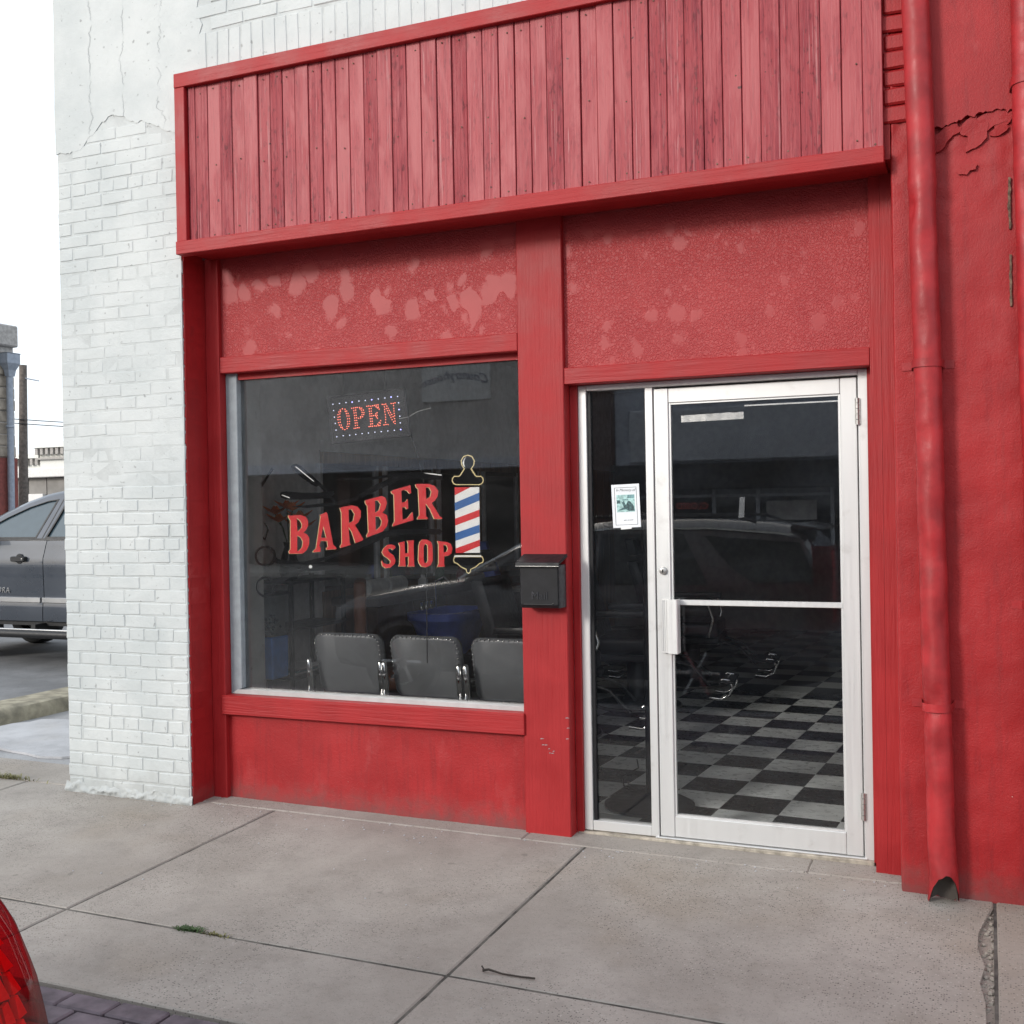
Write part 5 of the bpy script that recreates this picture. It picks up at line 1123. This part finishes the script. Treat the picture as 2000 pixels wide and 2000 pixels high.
def lamp_surface(r, m, name, mi='tail_lens'):
    mb = MB()
    for z in zz:
        for th in ths: mb.v.append(lamp_pt(th, z, r))
    n = len(ths)
    for j in range(len(zz) - 1):
        for i in range(n - 1): a = j * n + i; mb.f.append((a, a + 1, a + n + 1, a + n)); mb.m.append(0)
    return Bs(mb, name, mi, smooth=60)
lamp = lamp_surface(.100, None, 'tail_lamp')
lamp_in = MB()
for z in zz:
    for th in ths: lamp_in.v.append(lamp_pt(th, z, .072))
n = len(ths)
for j in range(len(zz) - 1):
    for i in range(n - 1): a = j * n + i; lamp_in.f.append((a, a + 1, a + n + 1, a + n)); lamp_in.m.append(0)
lamp_in.build('lamp_housing', 'lens_dark', lamp, smooth=60)
for k in range(17):
    z = .66 + k * .033
    for q, (t0, t1) in enumerate(((20, 36), (4, 17), (-.06, 1), (-.15, -.075), (-.25, -.17))):
        mb = MB(); hz = .026
        pts = [(t0, z - .002), (t1, z - .005), (t1 - (t1 - t0) * .35, z + hz), (t0, z + hz - .003)]
        if q == 0: pts = [(t0, z - .003), (t1 + 4, z - .007), (t0 + (t1 - t0) * .45, z + hz), (t0 + 1, z + hz - .002)]
        f = [lamp_pt(a, b, .080 if q == 0 else .078) for a, b in pts]; bk_ = [lamp_pt(a, b, .068) for a, b in pts]
        mb.loft([bk_, f]); mb.build('reflector', 'lens_bright' if q == 0 else 'lens_inner', lamp)

# ---- grey pickup in the lot
TY, TZ = 4.0, -.03
tk = thing('pickup_truck', 'dark grey crew cab pickup truck parked in the lot behind the white pillar', 'truck', (-8, TY + .95, TZ))
def Bt(mb, name, mats, bevel=0, smooth=None, seg=1): return mb.build(name, mats, tk, bevel, smooth, seg=seg)
prof = [(.42, .02), (.52, -.005), (.66, -.012), (.72, -.006), (.74, .004), (.95, -.01), (1.10, -.015), (1.18, -.008), (1.22, .006), (1.33, .016), (1.375, .03)]
def ty(z): 
    for (z0, a), (z1, b) in zip(prof, prof[1:]):
        if z <= z1: t = max(0, (z - z0) / (z1 - z0)); return TY + a + (b - a) * t
    return TY + .03 + (z - 1.375) * .36
def tpanel(xf, xr, z0, z1, name, n=14):
    rings = []
    for k in range(n + 1):
        z = z0 + (z1 - z0) * k / n; a, b = xf(z), xr(z); y = ty(z)
        rings.append([(a, y, TZ + z), (a + (b - a) * .33, y - .004, TZ + z), (a + (b - a) * .66, y - .004, TZ + z), (b, y, TZ + z), (b, y + .03, TZ + z), (a, y + .03, TZ + z)])
    return Bt(MB().loft(rings), name, 'car_grey', smooth=30)
fr = lambda z: -7.86 + (.05 * max(0, z - 1.2) / .2 if z > 1.2 else 0) + .03 * math.sin((z - .5) * 3)   # rear edge of front door
d1 = tpanel(lambda z: -8.98, lambda z: fr(z), .50, 1.36, 'front_door'); d2 = tpanel(lambda z: fr(z) + .010, lambda z: -6.95, .50, 1.36, 'rear_door')
tpanel(lambda z: -10.45, lambda z: -8.99, .55, 1.22, 'front_wing'); tpanel(lambda z: -6.94, lambda z: -5.05, .50, 1.28, 'bed_side')
Bt(MB().box(-10.4, -5.1, TY + .035, TY + 1.85, TZ + .45, TZ + 1.12).box(-9.0, -6.9, TY + .06, TY + 1.8, TZ + 1.0, TZ + 1.36), 'chassis_body', 'trim_black')
def gh(a, b, d): return (a, ty(b) + d, TZ + b)
roof = [(-9.05, 1.375), (-8.80, 1.50), (-8.5, 1.64), (-8.2, 1.755), (-7.95, 1.825), (-7.6, 1.88), (-7.2, 1.90), (-6.9, 1.88), (-6.75, 1.375)]
w1 = [(-8.92, 1.39), (-8.72, 1.49), (-8.46, 1.61), (-8.17, 1.72), (-7.92, 1.785), (-7.78, 1.80), (-7.87, 1.60), (-7.965, 1.39)]
w2 = [(-7.83, 1.39), (-7.73, 1.60), (-7.64, 1.81), (-7.2, 1.835), (-7.0, 1.82), (-6.95, 1.39)]
Bt(MB().plate(roof, [w1, w2], 0, .05, fn=gh), 'cab_side', 'car_grey')
for w_, nm, dr in ((w1, 'front_window', 1), (w2, 'rear_window', 2)):
    Bt(MB().plate(w_, (), .018, .026, fn=gh), nm, 'car_glass')
    c = Vector((sum(p[0] for p in w_) / len(w_), sum(p[1] for p in w_) / len(w_)))
    Bt(MB().plate([tuple(c + (Vector(p) - c) * 1.02) for p in w_], [[tuple(c + (Vector(p) - c) * .955) for p in w_]], -.003, .02, fn=gh), 'window_seal', 'trim_black')
Bt(MB().plate([(-7.885, 1.38), (-7.872, 1.38), (-7.70, 1.80), (-7.712, 1.80)], (), -.002, .01, fn=gh), 'pillar_gap', 'trim_black')
Bt(MB().plate([(-9.02, 1.362), (-6.9, 1.362), (-6.9, 1.385), (-9.02, 1.385)], (), -.010, .01, fn=gh), 'belt_moulding', 'trim_black')
rr = []
for a, b in roof: rr.append([gh(a, b, .0), (a, ty(b) + .03, TZ + b + .035), (a, TY + .95, TZ + b + .06), (a, 2 * (TY + .95) - ty(b) - .03, TZ + b + .035), (a, 2 * (TY + .95) - ty(b), TZ + b)])
Bt(MB().loft(rr, closed=False, caps=False), 'roof', 'car_grey', smooth=50)
Bt(MB().loft([[(-10.5, TY + .1, TZ + 1.18), (-10.5, TY + 1.8, TZ + 1.18)], [(-9.0, TY + .04, TZ + 1.30), (-9.0, TY + 1.86, TZ + 1.30)]], closed=False, caps=False), 'bonnet', 'car_grey')
mb = MB(); hx, hz = -8.155, 1.165
mb.loft([[(hx + sx * s, ty(1.17) - d, TZ + hz + sz * s2) for sx, sz in ((-.10, -.02), (-.085, -.028), (.085, -.028), (.10, -.02), (.10, .02), (.085, .028), (-.085, .028), (-.10, .02))] for d, s, s2 in ((.002, 1, 1), (.035, 1, 1), (.045, .94, .8))])
Bt(mb, 'door_handle', 'trim_black', smooth=40)
Bt(MB().lathe([(0, -.012), (.05, -.012), (.058, -.002)], (hx, ty(1.16) - .002, TZ + hz), 18, axis='y'), 'handle_cup', 'trim_black', smooth=50)
Bt(MB().lathe([(0, -.004), (.010, -.003), (.011, .002)], (hx + .075, ty(1.16) - .046, TZ + hz), 10, axis='y'), 'key_cylinder', 'chrome')
mb = MB()
mb.loft([[(-8.80 + dx, TY + y, TZ + 1.395 + dz) for dx, dz in pr] for y, pr in ((.02, ((0, -.02), (.16, -.02), (.12, .06), (.03, .08))), (-.10, ((-.05, -.03), (.20, -.02), (.14, .10), (0, .13))), (-.24, ((-.04, -.02), (.22, -.01), (.13, .12), (.0, .14))), (-.28, ((0, .0), (.16, .0), (.10, .09), (.02, .10))))])
Bt(mb, 'wing_mirror', 'trim_black', bevel=.012, seg=2, smooth=50)
Bt(MB().box(-8.97, -7.87, TY - .022, TY - .004, TZ + .70, TZ + .755), 'chrome_strip', 'rim', bevel=.004); Bt(MB().box(-7.845, -6.96, TY - .022, TY - .004, TZ + .70, TZ + .755), 'chrome_strip', 'rim', bevel=.004)
put('lettering', text_mesh('TUNDRA', .085, lambda a, b, c: (-8.50 + a, ty(.82) - .010 - c, TZ + .80 + b), 'rim', .004, .1, 1.15), tk)
Bt(MB().tube([(-9.2, TY - .10, TZ + .40), (-9.0, TY - .14, TZ + .38), (-6.9, TY - .14, TZ + .38), (-6.7, TY - .10, TZ + .40)], .045, 12), 'running_board', 'trim_black', smooth=50)
Bt(MB().tube([(-9.0, TY - .14, TZ + .424), (-6.95, TY - .14, TZ + .424)], .012, 8), 'step_edge', 'rim', smooth=50)
for x in (-8.7, -7.9, -7.2): Bt(MB().box(x, x + .06, TY - .12, TY + .2, TZ + .36, TZ + .48), 'step_bracket', 'trim_black')
for x in (-9.75, -6.05):
    for s, y in ((-1, TY + .13), (1, TY + 1.75)): wheel(Bt, x, y, TZ + .40, .40, s)

# ------------------------------------------------------------------ background at the left
simple('sandstone', (.34, .29, .235), .85, var=.3, nscale=5, bmp=.5); simple('stone_pale', (.36, .34, .32), .85, var=.2, bmp=.5)
simple('far_red', (.20, .055, .045), .8, var=.2); simple('zinc', (.27, .30, .35), .5, .3); simple('pole_wood', (.13, .11, .095), .85, var=.3)
simple('far_white', (.72, .72, .68), .8, var=.06); simple('panel_grey', (.25, .24, .225), .8, var=.15, nscale=2); simple('roof_white', (.74, .73, .71), .6, var=.05)
bx = -17.80; by = 12.95
sb = thing('stone_building', 'tan stone building with red painted base beyond the pickup', 'building', (bx - 4, by - 4, -.05))
MB().box(bx - 9, bx - .03, by - 9, by - .02, -.05, 5.52).build('wall_core', 'stone_pale', sb)
LN = (.52, .72, .38)
bl_ = [MB().box(-L_ / 2, L_ / 2, 0, .12, -.118, .118).mesh('stone_block', 'sandstone', bevel=.02) for L_ in (.50, .70, .36)]
z = 2.95; r = 0
while z < 5.2:
    y = by; q = r
    while y > by - 2.6:
        k = (q * 2 + r) % 3; q += 1
        put('stone_block', bl_[k], sb, (bx + random.uniform(-.015, .02), y - LN[k] / 2, z), (random.uniform(-.01, .01), 0, R(90) + random.uniform(-.02, .02))); y -= LN[k]
    z += .25; r += 1
MB().box(bx - 9, bx + .08, by - 9, by + .04, 5.20, 5.66).build('coping', 'stone_pale', sb, bevel=.03)
MB().box(bx - 9, bx + .03, by - 9, by - .01, -.05, 2.82).build('painted_base', 'far_red', sb)
dp = thing('zinc_downpipe', 'grey zinc downpipe with a hopper head on the stone building', 'downpipe', (bx + .12, by - .27, 0))
MB().tube([(bx + .12, by - .29, 0), (bx + .12, by - .26, 4.6)], .07, 12).build('pipe', 'zinc', dp, smooth=40)
MB().loft([[(bx + .13 + a * w * .7, by - .26 + b * w, z) for a, b in ((-1, -1), (1, -1), (1, 1), (-1, 1))] for w, z in ((.08, 4.55), (.10, 4.68), (.17, 4.82), (.17, 5.02), (.19, 5.04))]).build('hopper_head', 'zinc', dp)
MB().lathe([(.072, 0), (.085, .01), (.085, .05), (.072, .06)], (bx + .12, by - .275, 3.45), 12).build('collar', 'zinc', dp)
up = thing('utility_pole', 'wooden utility pole between the stone building and the pale buildings', 'pole', (-22.45, 17.5, -.1))
MB().tube([(-22.52, 17.5, -.1), (-22.40, 17.5, 5.62)], [.14, .10], 12).build('shaft', 'pole_wood', up, smooth=40)
MB().tube([(-22.4, 17.46, 5.28), (-21.95, 17.6, 5.18)], .018, 6).build('bracket', 'zinc', up)
for k, dz in enumerate((0, -.09)):
    mb = MB(); a = Vector((-26.5, 13.9, 4.62 + dz)); b = Vector((-17.5, 21.5, 3.86 + dz * 1.5)); P_w = []
    for i in range(13): t_ = i / 12; p = a.lerp(b, t_); p.z -= .25 * t_ * (1 - t_) * 4 * .5; P_w.append(tuple(p))
    tag(mb.tube(P_w, .012, 5).build('overhead_wire', 'trim_black'), ['upper thin overhead wire crossing the utility pole', 'lower thin overhead wire crossing the utility pole'][k], 'wire', 'overhead wires')
lb = thing('panel_garage', 'low grey panelled building with a white flat roof edge behind the pickup', 'building', (-24, 20.8, -.1))
MB().box(-34, -16, 20.85, 27, -.1, 2.72).build('wall_core', 'panel_grey', lb)
for k in range(24): MB().box(-33.9 + k * .74, -33.9 + k * .74 + .715, 20.80, 20.86, -.1, 2.70).build('panel', 'panel_grey', lb, bevel=.008)
MB().box(-34.2, -15.8, 20.55, 27.2, 2.72, 3.0).build('roof_edge', 'roof_white', lb, bevel=.02)
wbd = MB().box(-25.62, -25.02, 20.62, 20.72, 1.0, 2.22).box(-25.58, -25.5, 20.64, 20.7, -.1, 1.0).box(-25.12, -25.04, 20.64, 20.7, -.1, 1.0).build('white_board', 'roof_white')
tag(wbd, 'plain white board standing against the grey panelled building', 'board')
fb = thing('ornate_building', 'far white building with a toothed cornice on the skyline', 'building', (-52, 48, -.1))
MB().box(-53.5, -40, 48, 58, -.1, 5.7).build('wall', 'far_white', fb); MB().box(-64, -53.52, 48.2, 58, -.1, 5.1).build('side_wing', 'far_white', fb)
MB().box(-53.8, -39.8, 47.5, 58, 5.72, 6.05).build('cornice', 'far_white', fb); MB().box(-64, -53.55, 47.9, 58, 5.12, 5.4).build('cornice', 'far_white', fb)
me = MB().box(-.11, .11, 0, .35, -.4, 0).mesh('cornice_tooth', 'stone_pale')
for k in range(18): put('cornice_tooth', me, fb, (-53.4 + k * .42, 47.6, 5.70))
for k in range(14): put('cornice_tooth', me, fb, (-59.5 + k * .44, 47.95, 5.10))
MB().box(-53.65, -39.9, 47.75, 48.1, 5.0, 5.12).build('string_course', 'stone_pale', fb)

# ------------------------------------------------------------------ across the street (seen mirrored in the glass)
YO = -22.0
simple('opp_grey', (.58, .61, .68), .8, var=.1, nscale=2); simple('opp_tan', (.58, .55, .52), .85, var=.15, nscale=2); simple('opp_dark', (.03, .028, .028), .7); simple('opp_mid', (.05, .048, .045), .7); simple('opp_brick', (.12, .065, .05), .85, var=.2)
simple('opp_frame', (.70, .72, .76), .5); simple('opp_sidewalk', (.30, .29, .27), .85)
tag(MB().box(-60, 40, YO - 1, -19.0, -.3, -.02).build('far_sidewalk', 'opp_sidewalk'), kind='structure')
oa = thing('opposite_shop', 'grey shop across the street reflected in the door glass', 'building', (-2, YO, -.02))
MB().box(-7.3, 9, YO - 8, YO, 2.58, 5.2).build('upper_wall', 'opp_grey', oa)
MB().box(-8.1, -7.31, YO - 8, YO + .1, -.02, 5.9).box(-1.7, 9, YO - 8, YO - .02, -.02, 2.57).build('pier', 'opp_brick', oa)
MB().box(-7.3, -1.7, YO - 8, YO - .6, -.02, 2.57).build('dim_interior', 'opp_dark', oa)
MB().box(-7.28, 6, YO - .3, YO + .55, 1.93, 2.56).build('canopy', 'opp_dark', oa, bevel=.02)  # dark band: the recessed shade below the sign is put into its colour
MB().box(-6.9, -1.6, YO + .001, YO + .10, 2.62, 3.95).build('sign_panel', 'opp_frame', oa, bevel=.04)
for x in (-7.25, -6.0, -4.84, -3.75, -1.985): MB().box(x - .045, x + .045, YO - .35, YO - .25, -.02, 1.93).build('mullion', 'opp_frame', oa)
MB().box(-7.25, -1.98, YO - .345, YO - .255, 1.73, 1.80).build('transom', 'opp_frame', oa)
for a, b in ((-7.2, -6.05), (-5.95, -4.89), (-4.79, -3.80), (-3.70, -2.03)): MB().box(a, b, YO - .31, YO - .30, .3, 1.93).build('shop_pane', 'dark_car_glass', oa)
simple('closed_red', (.4, .05, .03), .5, emit=(1, .12, .06), es=.35)
put('closed_lettering', text_mesh('CLOSED', .22, lambda a, b, c: (-5.4 - a, YO - .28 + c, 1.45 + b), 'closed_red', .004), oa)
MB().box(-3.55, -2.35, YO - .28, YO - .27, 1.15, 1.62).build('notice_board', 'opp_tan', oa)
ob = thing('opposite_store', 'tan store across the street reflected in the display window', 'building', (-15, YO, -.02))
MB().box(-34, -8.12, YO - 9, YO, 2.9, 6.1).build('upper_wall', 'opp_tan', ob)
MB().box(-34, -8.12, YO - 9, YO - .8, -.02, 2.89).build('dim_interior', 'opp_mid', ob)
MB().box(-34, -8.2, YO - .2, YO + .6, 2.62, 2.88).build('canopy', 'opp_grey', ob)
for k in range(9): MB().box(-33 + k * 2.9, -32.6 + k * 2.9, YO - .6, YO - .1, -.02, 2.61).build('pillar', 'opp_brick', ob)
sgn = MB().box(-12.75, -10.70, YO + .002, YO + .08, 4.46, 5.54).build('sign_board', 'sign_white', ob, bevel=.01)
simple('script_blue', (.03, .05, .14), .6)
def arch(a, b, c): t_ = a / .9; return (-11.72 - a, YO + .082 + c, 4.95 + b - .16 * t_ * t_ + .10)
put('lettering', text_mesh('Countryhouse', .34, arch, 'script_blue', .004, .3), sgn)
put('lettering', text_mesh('home decor', .10, lambda a, b, c: (-11.72 - a, YO + .082 + c, 4.72 + b), 'script_blue', .003), sgn) if False else None

# ------------------------------------------------------------------ small things on the pavement
simple('weed', (.045, .085, .025), .7, var=.4); simple('dry_weed', (.16, .15, .06), .8, var=.4); simple('twig_bark', (.045, .035, .028), .9)
def tuft(name, label, x, y, n, rx, ry, h, mat):
    mb = MB()
    for k in range(n):
        a = x + random.gauss(0, rx); b = y + random.gauss(0, ry); g = random.uniform(0, 6.28); L_ = random.uniform(.5, 1) * h
        d = Vector((math.cos(g), math.sin(g), 0)); e = Vector((-d.y, d.x, 0)) * .0022; p = Vector((a, b, gz(a, b) - .002))
        q = p + d * L_ * .5 + Vector((0, 0, L_ * .55)); t_ = p + d * L_ * 1.1 + Vector((0, 0, L_ * .6))
        mb.quad([p - e, p + e, q + e * 1.4, q - e * 1.4]); mb.quad([q - e * 1.4, q + e * 1.4, t_])
    return tag(mb.build(name, mat), label, 'weeds', kind='stuff')
tuft('weed_tuft', 'small green weed growing in the pavement joint', -1.40, -1.535, 130, .034, .008, .024, 'weed')
tuft('weed_tuft', 'few dry weeds in the pavement joint right of the green tuft', -1.27, -1.538, 40, .03, .006, .018, 'dry_weed')
tuft('weed_tuft', 'dry grass along the slab edge at the far left', -3.93, -.10, 150, .10, .012, .045, 'dry_weed')
tuft('weed_tuft', 'leafy weeds at the foot of the white pillar', -3.50, .27, 120, .10, .03, .05, 'weed')
mb = MB().tube([(-.19, -1.478, gz(-.19, -1.478) + .010), (-.17, -1.472, gz(-.17, -1.47) + .014), (-.12, -1.470, gz(-.12, -1.47) + .006), (-.05, -1.468, gz(0, -1.46) + .006), (.0, -1.468, gz(0, -1.46) + .008)], [.005, .004, .003, .003, .0035], 6)
mb.tube([(-.185, -1.474, gz(-.19, -1.47) + .010), (-.20, -1.462, gz(-.19, -1.47) + .018)], .003, 5)
tag(mb.build('twig', 'twig_bark', smooth=60), 'dry brown twig lying on the pavement below the post', 'twig')
mb = MB()
for k in range(150):
    x = random.uniform(-3.3, 1.4); y = -.10 - abs(random.gauss(0, .10)) if k < 100 else random.uniform(-1.9, -.2)
    r = random.uniform(.002, .006); mb.lathe([(0, 0), (r, r * .2), (r * .6, r * .7), (0, r * .8)], (x, y, gz(x, y)), 5)
tag(mb.build('grit', 'pale_concrete'), 'loose grit and crumbs scattered along the foot of the shop', 'grit', kind='stuff')
